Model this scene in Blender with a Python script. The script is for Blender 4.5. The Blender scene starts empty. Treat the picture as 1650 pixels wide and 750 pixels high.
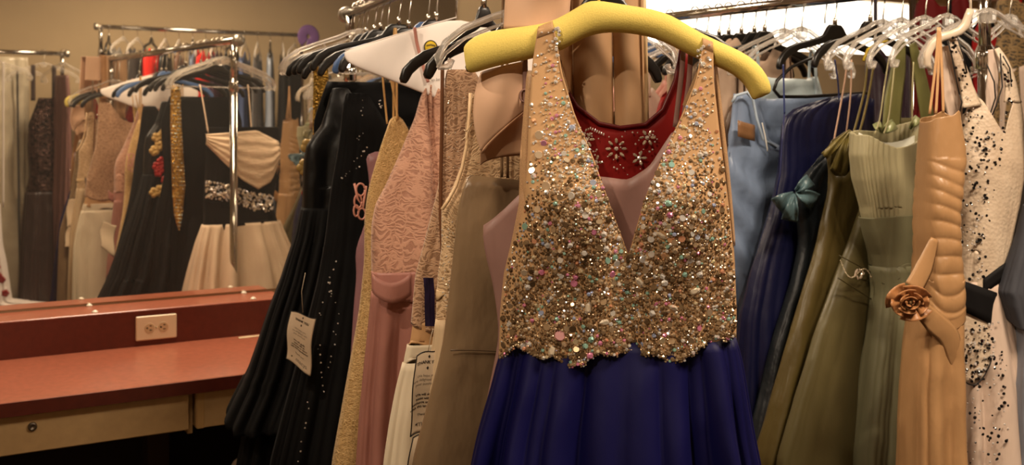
import bpy, math, random
import numpy as np
from mathutils import Vector, noise as mnoise
R = math.radians
# ------------------------------------------------------------------ frame of reference
FPX, CX, HY, CAMH = 1706.0, 825.0, 197.0, 1.40      # focal length (px), image centre column, horizon row, camera height
MN = np.array([.504, -.8637]); MN /= np.linalg.norm(MN)   # mirror wall normal, pointing into the room
MD = np.array([-MN[1], MN[0]])                       # along the mirror wall (to the right)
MQ = 3.35                                            # distance of the mirror from the camera
col = bpy.context.scene.collection

def at(q, s):
    """floor point at distance q from the mirror plane and s along it"""
    p = MN * (q - MQ) + MD * s
    return float(p[0]), float(p[1])

class HP:
    """a vertical plane a garment hangs in: centre, direction"""
    def __init__(s, x, y, ang, mir=False):
        s.x, s.y, s.a, s.mir = x, y, ang, mir
        s.h = np.array([math.cos(ang), math.sin(ang)]); s.n = np.array([-math.sin(ang), math.cos(ang)])
    def uw(s, px, py, off=0.0):
        o = np.array([0., 0.]); d = np.array([(px - CX) / FPX, 1.0])
        if s.mir:
            d = d - 2 * MN.dot(d) * MN
            o = o - 2 * (MN.dot(o) + MQ) * MN
        C = np.array([s.x, s.y]) + s.n * off
        k = (C - o).dot(s.n) / d.dot(s.n)
        p = o + k * d - C
        return float(p.dot(s.h)), CAMH + (HY - py) / FPX * k
    def q(s, px, py, off=0.0):
        u, w = s.uw(px, py, off); return (u, off, w)
    def mirror(s): return HP(s.x, s.y, s.a, True)
    def at(s, u, off=0):
        p = np.array([s.x, s.y]) + s.h * u + s.n * off; return float(p[0]), float(p[1])

# ------------------------------------------------------------------ materials
def lin(c):
    if isinstance(c, str): c = tuple(int(c[i:i+2], 16) / 255 for i in (0, 2, 4))
    return tuple(x / 12.92 if x <= .04045 else ((x + .055) / 1.055) ** 2.4 for x in c) + (1.0,)
MATS = {}
class NT:
    def __init__(s, name):
        s.m = bpy.data.materials.new(name); s.m.use_nodes = True; s.t = s.m.node_tree
        s.b = s.t.nodes['Principled BSDF']; s.tc = None
    def n(s, typ, **kw):
        nd = s.t.nodes.new(typ)
        for k, v in kw.items():
            if k in nd.inputs: nd.inputs[k].default_value = v
            else: setattr(nd, k, v)
        return nd
    def l(s, a, b): s.t.links.new(a, b)
    def co(s, scale=(1, 1, 1)):
        if s.tc is None: s.tc = s.n('ShaderNodeTexCoord')
        mp = s.n('ShaderNodeMapping'); mp.inputs['Scale'].default_value = scale
        s.l(s.tc.outputs['Object'], mp.inputs['Vector']); return mp.outputs['Vector']
    def ramp(s, fac, stops):
        r = s.n('ShaderNodeValToRGB'); e = r.color_ramp.elements
        while len(e) < len(stops): e.new(.5)
        for el, (p, c) in zip(e, stops): el.position = p; el.color = c if len(c) == 4 else tuple(c) + (1,)
        s.l(fac, r.inputs['Fac']); return r.outputs['Color']
    def mix(s, fac, a, b, mode='MIX'):
        m = s.n('ShaderNodeMix'); m.data_type = 'RGBA'; m.blend_type = mode
        for sock, v in ((m.inputs[0], fac), (m.inputs[6], a), (m.inputs[7], b)):
            if hasattr(v, 'links') or hasattr(v, 'is_linked'): s.l(v, sock)
            else: sock.default_value = v
        return m.outputs[2]
    def bump(s, h, strength, dist=.01):
        b = s.n('ShaderNodeBump'); b.inputs['Strength'].default_value = strength; b.inputs['Distance'].default_value = dist
        s.l(h, b.inputs['Height']); return b
    def set(s, **kw):
        for k, v in kw.items(): s.b.inputs[k].default_value = v
def fabric(name, c, rough=.7, sheen=.06, wr=.25, weave=.12, var=.12, metal=0, spec=.2, scale=9, stretch=.35):
    if name in MATS: return MATS[name]
    t = NT(name); c = lin(c)
    t.set(**{'Roughness': rough, 'Sheen Weight': sheen, 'Metallic': metal, 'Specular IOR Level': spec})
    t.b.inputs['Sheen Tint'].default_value = tuple(min(1, x * 1.2 + .02) for x in c[:3]) + (1,)
    n1 = t.n('ShaderNodeTexNoise', Scale=scale, Detail=4.0); t.l(t.co((1, 1, stretch)), n1.inputs['Vector'])
    n2 = t.n('ShaderNodeTexNoise', Scale=900.0, Detail=1.0); t.l(t.co(), n2.inputs['Vector'])
    dk = tuple(x * (1 - var) for x in c[:3]) + (1,); lt = tuple(min(1, x * (1 + var)) for x in c[:3]) + (1,)
    t.l(t.ramp(n1.outputs['Fac'], [(.3, dk), (.7, lt)]), t.b.inputs['Base Color'])
    b1 = t.bump(n1.outputs['Fac'], wr, .02); b2 = t.bump(n2.outputs['Fac'], weave, .0006)
    t.l(b1.outputs['Normal'], b2.inputs['Normal']); t.l(b2.outputs['Normal'], t.b.inputs['Normal'])
    MATS[name] = t.m; return t.m
def satin(name, c, **k):
    d = dict(rough=.40, sheen=.03, wr=.35, weave=.03, var=.05, spec=.4, scale=13, stretch=.5); d.update(k); return fabric(name, c, **d)
def lace(name, c1, c2, scale=60, rough=.7, metal=0):
    if name in MATS: return MATS[name]
    t = NT(name); a, b = lin(c1), lin(c2)
    nz = t.n('ShaderNodeTexNoise', Scale=22.0, Detail=2.0); t.l(t.co(), nz.inputs['Vector'])
    vm = t.n('ShaderNodeVectorMath', operation='MULTIPLY_ADD'); t.l(nz.outputs['Color'], vm.inputs[0])
    vm.inputs[1].default_value = (.05, .05, .05); t.l(t.co((1, .35, 1)), vm.inputs[2])
    v = t.n('ShaderNodeTexVoronoi', Scale=float(scale)); v.feature = 'DISTANCE_TO_EDGE'; t.l(vm.outputs[0], v.inputs['Vector'])
    w = t.n('ShaderNodeTexWave', Scale=float(scale) * .8, Distortion=9.0, Detail=1.0); w.inputs['Detail Scale'].default_value = 1.4
    w.wave_type = 'RINGS'; t.l(vm.outputs[0], w.inputs['Vector'])
    v2 = t.n('ShaderNodeTexVoronoi', Scale=float(scale) * 9); t.l(t.co(), v2.inputs['Vector'])
    e = t.ramp(v.outputs['Distance'], [(.02, (1, 1, 1)), (.12, (0, 0, 0))])
    ww = t.ramp(w.outputs['Fac'], [(.35, (0, 0, 0)), (.85, (1, 1, 1))])
    pat = t.mix(1.0, e, ww, 'LIGHTEN')
    fine = t.ramp(v2.outputs['Distance'], [(.2, (0, 0, 0)), (.6, (.25, .25, .25))])
    pat2 = t.mix(1.0, pat, fine, 'ADD')
    t.l(t.mix(pat2, b, a), t.b.inputs['Base Color'])
    t.set(Roughness=rough, Metallic=metal); t.b.inputs['Sheen Weight'].default_value = .2
    t.l(t.bump(pat2, .5, .0016).outputs['Normal'], t.b.inputs['Normal'])
    MATS[name] = t.m; return t.m
def sequin(name, c, scale=260, rough=.28, metal=.75, var=.5):
    if name in MATS: return MATS[name]
    t = NT(name); a = lin(c)
    v = t.n('ShaderNodeTexVoronoi', Scale=float(scale)); t.l(t.co((1, .6, 1)), v.inputs['Vector'])
    sep = t.n('ShaderNodeSeparateColor'); t.l(v.outputs['Color'], sep.inputs[0])
    t.l(t.ramp(sep.outputs[0], [(0, tuple(x * (1 - var) for x in a[:3])), (1, tuple(min(1, x * (1 + var)) for x in a[:3]))]), t.b.inputs['Base Color'])
    t.set(Roughness=rough, Metallic=metal)
    n1 = t.n('ShaderNodeTexNoise', Scale=8.0); t.l(t.co((1, 1, .4)), n1.inputs['Vector'])
    b1 = t.bump(n1.outputs['Fac'], .3, .02); b2 = t.bump(v.outputs['Distance'], .8, .003)
    t.l(b1.outputs['Normal'], b2.inputs['Normal']); t.l(b2.outputs['Normal'], t.b.inputs['Normal'])
    MATS[name] = t.m; return t.m
def plain(name, c, rough=.5, metal=0, noise=0, nscale=60, trans=0, ior=1.45, bump=0, coat=0, alpha=1, spec=.5):
    if name in MATS: return MATS[name]
    t = NT(name); a = lin(c)
    t.set(**{'Base Color': a, 'Roughness': rough, 'Metallic': metal, 'Transmission Weight': trans, 'IOR': ior, 'Coat Weight': coat, 'Alpha': alpha, 'Specular IOR Level': spec})
    n1 = t.n('ShaderNodeTexNoise', Scale=float(nscale), Detail=5.0); t.l(t.co(), n1.inputs['Vector'])
    if noise:
        t.l(t.ramp(n1.outputs['Fac'], [(.3, tuple(x * (1 - noise) for x in a[:3])), (.7, tuple(min(1, x * (1 + noise)) for x in a[:3]))]), t.b.inputs['Base Color'])
    if bump: t.l(t.bump(n1.outputs['Fac'], bump, .002).outputs['Normal'], t.b.inputs['Normal'])
    MATS[name] = t.m; return t.m
def sheer(name, c, alpha=.55, rough=.6):
    if name in MATS: return MATS[name]
    m = plain(name, c, rough); t = m.node_tree
    tc = t.nodes.new('ShaderNodeTexCoord'); v = t.nodes.new('ShaderNodeTexNoise'); v.inputs['Scale'].default_value = 700
    mr = t.nodes.new('ShaderNodeMapRange'); mr.inputs[1].default_value = .3; mr.inputs[2].default_value = .7
    mr.inputs[3].default_value = alpha - .15; mr.inputs[4].default_value = alpha + .15
    t.links.new(tc.outputs['Object'], v.inputs['Vector']); t.links.new(v.outputs['Fac'], mr.inputs[0]); t.links.new(mr.outputs[0], t.nodes['Principled BSDF'].inputs['Alpha'])
    return m
def beadmat(name='cut glass beads'):
    if name in MATS: return MATS[name]
    t = NT(name); at_ = t.n('ShaderNodeAttribute'); at_.attribute_name = 'bead'
    t.l(at_.outputs['Color'], t.b.inputs['Base Color']); t.set(Metallic=.55, Roughness=.12)
    t.b.inputs['Coat Weight'].default_value = .6; t.b.inputs['Coat Roughness'].default_value = .05
    MATS[name] = t.m; return t.m
def emit(name, c, s):
    t = NT(name); t.set(**{'Base Color': (0, 0, 0, 1), 'Emission Color': lin(c), 'Emission Strength': s}); return t.m

CHROME = plain('polished chrome', 'd6d2cc', .12, 1.0, noise=.04)
WIRE = plain('hook wire', 'cfc8bc', .2, 1.0)
BLACKP = plain('black plastic', '15120f', .32, noise=.1, bump=.05)
CLEAR = plain('clear plastic', 'f7f0e6', .1, trans=.72, ior=1.25, alpha=.62, spec=.8)
WHITEP = plain('white plastic', 'ddd0bd', .35, noise=.03)
BEAD = beadmat()

# ------------------------------------------------------------------ mesh building
class MB:
    def __init__(s): s.v = []; s.f = []; s.mi = []
    def add(s, vs, fs, mi=0):
        o = len(s.v); s.v += [tuple(map(float, p)) for p in vs]; s.f += [tuple(i + o for i in f) for f in fs]; s.mi += [mi] * len(fs)
    def box(s, x0, x1, y0, y1, z0, z1, mi=0, bev=0.0):
        if bev <= 0:
            s.add([(x0,y0,z0),(x1,y0,z0),(x1,y1,z0),(x0,y1,z0),(x0,y0,z1),(x1,y0,z1),(x1,y1,z1),(x0,y1,z1)],
                  [(0,3,2,1),(4,5,6,7),(0,1,5,4),(1,2,6,5),(2,3,7,6),(3,0,4,7)], mi); return
        b = min(bev, (x1-x0)/2.01, (y1-y0)/2.01, (z1-z0)/2.01)
        X, Y, Z = (x0, x1), (y0, y1), (z0, z1); vs = []; idx = {}
        sg = (1, -1)
        for i in (0, 1):
            for j in (0, 1):
                for k in (0, 1):
                    for ax in range(3):
                        p = [X[i] + sg[i]*b, Y[j] + sg[j]*b, Z[k] + sg[k]*b]
                        p[ax] = (X, Y, Z)[ax][(i, j, k)[ax]]
                        idx[i, j, k, ax] = len(vs); vs.append(tuple(p))
        fs = []
        for ax in range(3):
            a1, a2 = [a for a in range(3) if a != ax]
            for e in (0, 1):
                q = []
                for (p1, p2) in ((0,0),(1,0),(1,1),(0,1)):
                    t = [0,0,0]; t[ax] = e; t[a1] = p1; t[a2] = p2; q.append(idx[(*t, ax)])
                fs.append(tuple(q))
        for ax in range(3):
            a1, a2 = [a for a in range(3) if a != ax]
            for p1 in (0, 1):
                for p2 in (0, 1):
                    q = []
                    for (e, A) in ((0, a1), (1, a1), (1, a2), (0, a2)):
                        t = [0,0,0]; t[ax] = e; t[a1] = p1; t[a2] = p2; q.append(idx[(*t, A)])
                    fs.append(tuple(q))
        for i in (0, 1):
            for j in (0, 1):
                for k in (0, 1): fs.append(tuple(idx[i, j, k, ax] for ax in range(3)))
        s.add(vs, fs, mi)
    def tube(s, pts, r, n=8, mi=0, cap=True, flat=None):
        """round tube, or a flat one: flat = half thickness along local y"""
        pts = [np.array(p, float) for p in pts]; m = len(pts)
        rr = r if hasattr(r, '__len__') else [r] * m
        vs = []; up = None
        for i, p in enumerate(pts):
            tg = pts[min(i+1, m-1)] - pts[max(i-1, 0)]; tg /= (np.linalg.norm(tg) + 1e-12)
            if flat is not None:
                B = np.array([0, 1., 0]); N = np.cross(B, tg); nn = np.linalg.norm(N)
                N = N / nn if nn > 1e-6 else np.array([1., 0, 0]); fb = flat[i] if hasattr(flat, '__len__') else flat
            else:
                if up is None:
                    up = np.array([0, 1., 0]) if abs(tg[1]) < .8 else np.array([1., 0, 0])
                N = up - tg * up.dot(tg); N /= np.linalg.norm(N); up = N; B = np.cross(tg, N); fb = rr[i]
            for k in range(n):
                a = 2 * math.pi * k / n; vs.append(p + N * math.cos(a) * rr[i] + B * math.sin(a) * fb)
        fs = [(i*n+k, i*n+(k+1) % n, (i+1)*n+(k+1) % n, (i+1)*n+k) for i in range(m-1) for k in range(n)]
        if cap: fs += [tuple(range(n-1, -1, -1)), tuple((m-1)*n+k for k in range(n))]
        s.add(vs, fs, mi)
    def pairs(s, prs, th, n=20, mi=0, yo=0.0, p=1.0):
        """loft of upright ellipses, each between two (u, w) points; th = half thickness"""
        m = len(prs); vs = []
        for i, (a, b) in enumerate(prs):
            c = ((a[0]+b[0])/2, (a[1]+b[1])/2); e = ((a[0]-b[0])/2, (a[1]-b[1])/2)
            t = th[i] if hasattr(th, '__len__') else th
            for k in range(n):
                q = 2*math.pi*k/n; cc, ss = math.cos(q), math.sin(q)
                cc = math.copysign(abs(cc)**p, cc); ss = math.copysign(abs(ss)**p, ss)
                vs.append((c[0]+e[0]*cc, yo + ss*t, c[1]+e[1]*cc))
        fs = [(i*n+k, i*n+(k+1) % n, (i+1)*n+(k+1) % n, (i+1)*n+k) for i in range(m-1) for k in range(n)]
        fs += [tuple(range(n-1, -1, -1)), tuple((m-1)*n+k for k in range(n))]
        s.add(vs, fs, mi)
    def lathe(s, prof, c=(0, 0, 0), n=20, mi=0, axis=2):
        vs = []
        for (r, z) in prof:
            for k in range(n):
                a = 2*math.pi*k/n; q = [math.cos(a)*r, math.sin(a)*r, z]
                if axis == 0: q = [q[2], q[0], q[1]]
                if axis == 1: q = [q[0], q[2], q[1]]
                vs.append((c[0]+q[0], c[1]+q[1], c[2]+q[2]))
        m = len(prof)
        fs = [(i*n+k, i*n+(k+1) % n, (i+1)*n+(k+1) % n, (i+1)*n+k) for i in range(m-1) for k in range(n)]
        fs += [tuple(range(n-1, -1, -1)), tuple((m-1)*n+k for k in range(n))]
        s.add(vs, fs, mi)
    def grid(s, P, mi=0, close=False):
        m, n = len(P), len(P[0]); vs = [p for row in P for p in row]
        fs = [(i*n+k, i*n+(k+1) % n, (i+1)*n+(k+1) % n, (i+1)*n+k) for i in range(m-1) for k in range(n if close else n-1)]
        s.add(vs, fs, mi)
    def build(s, name, mats, parent=None, smooth=True, solid=0, bevel=0, subd=0, loc=None, rot=0):
        me = bpy.data.meshes.new(name); me.from_pydata(s.v, [], s.f)
        for m in (mats if isinstance(mats, (list, tuple)) else [mats]): me.materials.append(m)
        me.polygons.foreach_set('material_index', s.mi)
        if smooth: me.polygons.foreach_set('use_smooth', [True] * len(me.polygons))
        me.update(); o = bpy.data.objects.new(name, me); col.objects.link(o)
        import bmesh
        bm = bmesh.new(); bm.from_mesh(me); bmesh.ops.recalc_face_normals(bm, faces=bm.faces); bm.to_mesh(me); bm.free()
        if parent: o.parent = parent
        if loc: o.location = loc
        if rot: o.rotation_euler.z = rot
        if bevel:
            b = o.modifiers.new('b', 'BEVEL'); b.width = bevel; b.segments = 2; b.limit_method = 'ANGLE'
        if solid:
            d = o.modifiers.new('s', 'SOLIDIFY'); d.thickness = solid; d.offset = 0
        if subd:
            d = o.modifiers.new('u', 'SUBSURF'); d.levels = d.render_levels = subd
        return o
def tag(o, label, cat, group=None, kind=None):
    o['label'] = label; o['category'] = cat
    if group: o['group'] = group
    if kind: o['kind'] = kind
    return o
def thing(name, label, cat, loc=(0, 0, 0), rz=0, group=None):
    o = bpy.data.objects.new(name, None); col.objects.link(o); o.location = loc; o.rotation_euler.z = rz; o.empty_display_size = .05
    return tag(o, label, cat, group)
def struct(o): o['kind'] = 'structure'; return o
def hung(name, label, cat, hp, group=None): return thing(name, label, cat, (hp.x, hp.y, 0), hp.a, group)

def smooth(a, k):
    k = max(1, k); b = np.pad(a, k, mode='edge'); ker = np.hanning(2*k+3)[1:-1]; ker /= ker.sum()
    return np.convolve(b, ker, 'valid')
class Prof:
    def __init__(s, xs, ys, k=6):
        i = np.argsort(xs); xs = np.array(xs)[i]; ys = np.array(ys)[i]
        s.x = np.linspace(xs[0], xs[-1], 240); s.y = smooth(np.interp(s.x, xs, ys), k)
        s.y[0], s.y[-1] = ys[0], ys[-1]
    def __call__(s, x): return np.interp(x, s.x, s.y)
def conv(hp, v, py, off=0):
    return v if abs(v) < 5 else hp.uw(v, py, off)[0]
def rowsof(hp, rows, off=0):
    out = []
    for (py, L, Rr) in rows:
        if py < 5 and py > 0: w = py
        else:
            ref = L if abs(L) >= 5 else (Rr if abs(Rr) >= 5 else None)
            if ref is None:
                ref = CX + FPX * hp.x / hp.y if not hp.mir else 300
            w = hp.uw(ref, py, off)[1]
        out.append((w, conv(hp, L, py, off), conv(hp, Rr, py, off)))
    return out
def body(name, parent, hp, rows, th, mat, rimf=None, rimb=None, folds=(.002, .01, 7), seed=1, seg=128, nv=70, p=.7, solid=.0016,
         yo=0.0, fn=None, hem=.01, off=0.0, ksm=6, wrk=.0022, wtilt=5.0):
    """a hanging garment piece: a tube whose left and right edges follow rows, folded more and more towards its hem"""
    rng = random.Random(seed); rw = rowsof(hp, rows, off)
    W = [r[0] for r in rw]; fL = Prof(W, [r[1] for r in rw], ksm); fR = Prof(W, [r[2] for r in rw], ksm)
    wt, wb = max(W), min(W)
    if hasattr(th, '__len__'): fT = Prof([wt - (wt - wb) * t[0] for t in th], [t[1] for t in th])
    else: fT = lambda w: th
    def rimfun(pts):
        if pts is None: return lambda u: wt
        q = sorted(hp.uw(px, py, off) if abs(px) > 5 else (px, py) for px, py in pts)
        pr = Prof([a[0] for a in q], [a[1] for a in q], 8); return pr
    rf = rimfun(rimf); rb = rimfun(rimb if rimb is not None else rimf)
    yof = Prof([wt - (wt - wb) * t[0] for t in yo], [t[1] for t in yo]) if hasattr(yo, '__len__') else (lambda w: yo)
    ks = [(folds[2] * rng.uniform(.75, 1.3), rng.uniform(0, 6.28), rng.uniform(.6, 1)) for _ in range(3)]
    ks = [(max(2, round(k)), ph, am) for k, ph, am in ks]
    dr = [rng.uniform(-1.2, 1.2) for _ in range(3)]
    P = []; cols = []
    for k in range(seg):
        th_ = 2 * math.pi * k / seg; c, s_ = math.cos(th_), math.sin(th_)
        cc = math.copysign(abs(c) ** p, c); ss = math.copysign(abs(s_) ** p, s_)
        w = wt
        for _ in range(8):
            l, r = fL(w), fR(w); u = (l + r) / 2 + (r - l) / 2 * cc
            w = .5 * w + .5 * min(wt, rf(u) if s_ >= 0 else rb(u))
        cols.append((th_, cc, ss, w))
    for j in range(nv):
        t = j / (nv - 1); row = []
        for (th_, cc, ss, wr) in cols:
            w = wr + (wb - wr) * t; g = (wt - w) / (wt - wb)
            l, r = float(fL(w)), float(fR(w)); a = (r - l) / 2; b = float(fT(w))
            g0 = max(0., min(1., g)); gg = 1 - math.exp(-5 * g0) if name in ('skirt', 'underskirt') else (lambda q: q * q * (3 - 2 * q))(min(1, max(0, (g0 - .22) / .4)))
            amp = folds[0] + (folds[1] - folds[0]) * gg
            f = sum(am * (2 * abs(math.sin((k * th_ + ph + d * g) / 2)) ** .8 - 1.1) for (k, ph, am), d in zip(ks, dr)) / 1.6
            x = (l + r) / 2 + a * cc + amp * .35 * f * cc; y = float(yof(w)) - b * ss - amp * f * (ss if abs(ss) > .25 else math.copysign(.25, ss))
            if wrk:
                nv_ = mnoise.noise(Vector((x * 13 + w * wtilt + seed, w * 9 - x * 3, ss * 1.5))); n2_ = mnoise.noise(Vector((x * 34 - w * 9, w * 20 + seed, ss * 2 + 7)))
                y -= wrk * ((1 - 2.4 * abs(nv_)) + .45 * n2_) * (1 if ss >= 0 else -1) * min(1, abs(ss) * 2)
            if fn:
                e = fn(x, w, ss, g); y -= e * (1 if ss >= 0 else -1); 
            z = w + (hem * math.sin(3 * th_ + seed) * g if g > .8 else 0)
            row.append((x, y + off, z))
        P.append(row)
    m = MB(); m.grid(P, close=True)
    return m.build(name, mat, parent, solid=solid)
def strap(name, parent, pts, mat, w=.004, t=.0015, n=8):
    """pts are local (u, y, w)"""
    pp = [np.array(p, float) for p in pts]; fine = []
    for i in range(len(pp) - 1):
        a = pp[max(i-1, 0)]; b = pp[i]; c = pp[i+1]; d = pp[min(i+2, len(pp)-1)]
        for k in range(6):
            x = k / 6; fine.append(.5*((2*b)+(-a+c)*x+(2*a-5*b+4*c-d)*x*x+(-a+3*b-3*c+d)*x**3))
    fine.append(pp[-1])
    m = MB(); rr = w if not hasattr(w, '__len__') else list(np.interp(np.linspace(0, 1, len(fine)), np.linspace(0, 1, len(w)), w))
    m.tube(fine, rr, n, flat=t); return m.build(name, mat, parent)

def beads(name, parent, pts, mat=None, seed=3):
    """pts: (pos, normal, radius, colour, kind) - small faceted stones sewn on, all in one mesh"""
    rng = random.Random(seed); V = []; F = []; C = []
    for pos, nor, r, c, kind, *dirn in pts:
        n = np.array(nor, float); n += np.array([rng.gauss(0, .22) for _ in range(3)]); n /= np.linalg.norm(n)
        a = np.cross(n, (0, 0, 1.) if abs(n[2]) < .9 else (1., 0, 0)); a /= np.linalg.norm(a); b = np.cross(n, a)
        ph = rng.uniform(0, 6.28)
        if dirn: a0 = np.array(dirn[0], float); ph = math.atan2(a0.dot(b), a0.dot(a))
        a, b = a*math.cos(ph)+b*math.sin(ph), b*math.cos(ph)-a*math.sin(ph)
        o = len(V); pos = np.array(pos); k = 6 if kind != 'disc' else 10
        ex = 1.9 if kind == 'leaf' else 1.0; h = r * (.75 if kind == 'dome' else .2 if kind == 'disc' else .5)
        for i in range(k):
            q = 6.2832 * i / k; V.append(pos + a*math.cos(q)*r*ex + b*math.sin(q)*r)
        for i in range(k):
            q = 6.2832 * (i + .5) / k; V.append(pos + n*h + (a*math.cos(q)*ex + b*math.sin(q))*r*(.55 if kind != 'disc' else .85))
        for i in range(k):
            j = (i + 1) % k; F += [(o+i, o+j, o+k+i), (o+j, o+k+j, o+k+i)]; C += [c, c]
        F.append(tuple(o+k+i for i in range(k))); C.append(c)
    me = bpy.data.meshes.new(name); me.from_pydata([tuple(map(float, v)) for v in V], [], F); me.materials.append(mat or BEAD)
    at_ = me.attributes.new('bead', 'FLOAT_COLOR', 'FACE')
    at_.data.foreach_set('color', [x for c in C for x in c]); me.update()
    o = bpy.data.objects.new(name, me); col.objects.link(o); o.parent = parent; return o
def lettering(name, parent, lines, mat, frame):
    """lines: (text, x, y, size, bold); frame maps flat (x, y) to a local point"""
    V = []; F = []
    for txt, x, y, size, sp in lines:
        cu = bpy.data.curves.new('t', 'FONT'); cu.body = txt; cu.size = size; cu.align_x = 'CENTER'; cu.align_y = 'CENTER'
        cu.offset = sp; cu.resolution_u = 3
        ob = bpy.data.objects.new('t', cu); col.objects.link(ob); dg = bpy.context.evaluated_depsgraph_get(); dg.update()
        me = bpy.data.meshes.new_from_object(ob.evaluated_get(dg)); o = len(V)
        V += [frame(v.co.x + x, v.co.y + y) for v in me.vertices]; F += [tuple(i + o for i in p.vertices) for p in me.polygons]
        bpy.data.objects.remove(ob); bpy.data.curves.remove(cu); bpy.data.meshes.remove(me)
    m = MB(); m.add(V, F); return m.build(name, mat, parent, smooth=False)
# ------------------------------------------------------------------ camera
cam = bpy.data.cameras.new('camera'); cam.lens = 36 * FPX / 1650; cam.sensor_width = 36; cam.shift_y = -(375 - HY) / 1650
cam.clip_start = .05; cam.dof.use_dof = True; cam.dof.focus_distance = 1.55; cam.dof.aperture_fstop = 8.0
co = bpy.data.objects.new('camera', cam); col.objects.link(co); co.location = (0, 0, CAMH); co.rotation_euler = (R(90), 0, 0)
bpy.context.scene.camera = co

# ------------------------------------------------------------------ the room (local x runs along the mirror wall, local y = -distance from it)
WA = math.atan2(MD[1], MD[0]); W0 = at(0, 0)
WALLM = plain('beige wall paint', 'b09a78', .8, noise=.04, nscale=4, bump=.05)
CARPET = plain('brown carpet', '3a2a20', .95, noise=.3, nscale=180, bump=.5)
CEILM = plain('ceiling paint', 'b9a68a', .9, noise=.03)
SOFFIT = plain('brown wood valance', '6b4127', .5, noise=.2, nscale=14)
def wbox(name, s0, s1, q0, q1, z0, z1, m, bev=0):
    b = MB(); b.box(s0, s1, -q1, -q0, z0, z1, 0, bev)
    return b.build(name, m, None, smooth=False, loc=(W0[0], W0[1], 0), rot=WA)
ROOM_H = 2.75; SL, SR, QO = -1.9, 5.6, 4.62
struct(wbox('floor', SL - .1, SR + .1, -.2, QO + .1, -.06, 0, CARPET))
struct(wbox('ceiling', SL - .1, SR + .1, -.2, QO + .1, ROOM_H, ROOM_H + .06, CEILM))
WS0, WS1, WZ0, WZ1 = 2.50, 4.75, 1.66, 2.0
b = MB()
for (a0, a1, z0, z1) in ((SL, WS0, 0, ROOM_H), (WS1, SR, 0, ROOM_H), (WS0, WS1, 0, WZ0), (WS0, WS1, WZ1, ROOM_H)): b.box(a0, a1, 0, .12, z0, z1)
struct(b.build('wall_back', WALLM, smooth=False, loc=(W0[0], W0[1], 0), rot=WA))
struct(wbox('wall_front', SL, SR, QO, QO + .1, 0, ROOM_H, WALLM))
struct(wbox('wall_left', SL - .1, SL, -.12, QO + .1, 0, ROOM_H, WALLM))
struct(wbox('wall_right', SR, SR + .1, -.12, QO + .1, 0, ROOM_H, WALLM))
struct(wbox('baseboard_front', SL, SR, QO - .015, QO, 0, .1, SOFFIT))
wn = struct(wbox('window_1', WS0, WS1, -.09, -.07, WZ0, WZ1, emit('bright daylight through blinds', 'fff1dc', 3.2)))
b = MB()
for (a0, a1, z0, z1) in ((WS0, WS1, WZ0, WZ0 + .05), (WS0, WS1, WZ1 - .04, WZ1), (WS0, WS0 + .05, WZ0, WZ1), (WS1 - .05, WS1, WZ0, WZ1)): b.box(a0, a1, .02, .07, z0, z1)
o = b.build('window_frame', plain('cream window frame', 'cbb48f', .5), smooth=False); o.parent = wn
struct(wbox('trim_1', WS0 - .15, WS1 + .2, .0, .1, WZ1, WZ1 + .3, SOFFIT, .006))

# mirror and the vanity counter under it
MIR = plain('silvered mirror glass', 'f0ebe0', .01, .97)
mir = wbox('wall_mirror', SL + .02, 1.72, .0005, .006, .862, 2.45, MIR)
tag(mir, 'long frameless wall mirror standing on the red laminate ledge behind the counter', 'mirror')
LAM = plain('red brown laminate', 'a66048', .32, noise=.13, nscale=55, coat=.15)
LAM_SHADE = plain('shaded red laminate face', '5e261a', .42, noise=.12, nscale=55, coat=.1)  # darker copy of the laminate: shade on the upright faces put into the colour
TANL = plain('tan drawer laminate', 'c2a070', .5, noise=.06, nscale=40)
GAPM = plain('dark timber', '2b1c12', .8, noise=.1)
vc = thing('vanity_counter', 'red laminate counter with tan drawer fronts built along the wall under the mirror', 'counter', (W0[0], W0[1], 0), WA)
CE = 1.055; CF = .64; zt = .749
b = MB(); b.box(SL + .01, CE, -CF, -.15, zt - .032, zt, 0, .003); b.build('worktop', LAM, vc, smooth=False)
b = MB(); b.box(SL + .01, CE, -CF - .004, -CF - .0005, zt - .0335, zt - .001); b.build('front_edge', LAM_SHADE, vc, smooth=False)
b = MB(); b.box(SL + .01, CE, -.152, -.148, zt, .85); b.build('backsplash', LAM_SHADE, vc, smooth=False)
b = MB(); b.box(SL + .01, CE, -.15, -.001, zt - .03, .854, 0, .002); b.build('ledge', LAM, vc, smooth=False)
b = MB(); b.box(SL + .01, CE - .01, -.12, -.1, .0, zt - .033); b.build('back_panel', GAPM, vc, smooth=False)
FQ = CF - .025
def wall_s(px, q):  # where along the wall a pixel's ray meets distance q
    d = np.array([(px - CX) / FPX, 1.0]); k = (q - MQ) / MN.dot(d); return float((k * d).dot(MD))
s1 = wall_s(304, FQ); s2 = wall_s(316, FQ)
b = MB(); b.box(s1 - 1.05, s1, -FQ, -FQ + .02, .618, zt - .04, 0, .002); dr = b.build('drawer', TANL, vc, smooth=False)
b = MB(); b.box(s1 - 1.04, s1 - .01, -FQ + .02, -.2, .63, zt - .05); b.build('drawer_box', GAPM, dr, smooth=False)
sk = wall_s(52, FQ)
b = MB(); b.lathe([(.002, 0), (.0085, 0), (.0105, .003), (.0105, .006), (.008, .0085), (.0045, .008), (.004, .0065), (.0005, .0065)], (sk, -FQ, .68), 20, axis=1)
for i, v in enumerate(b.v): b.v[i] = (v[0], -FQ - (v[1] + FQ), v[2])
b.build('lock', plain('worn steel', '8d8478', .3, 1.0, noise=.2), dr)
b = MB(); b.box(s2, CE - .02, -FQ, -FQ + .02, .618, zt - .04, 0, .002); dr = b.build('drawer', TANL, vc, smooth=False)
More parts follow.
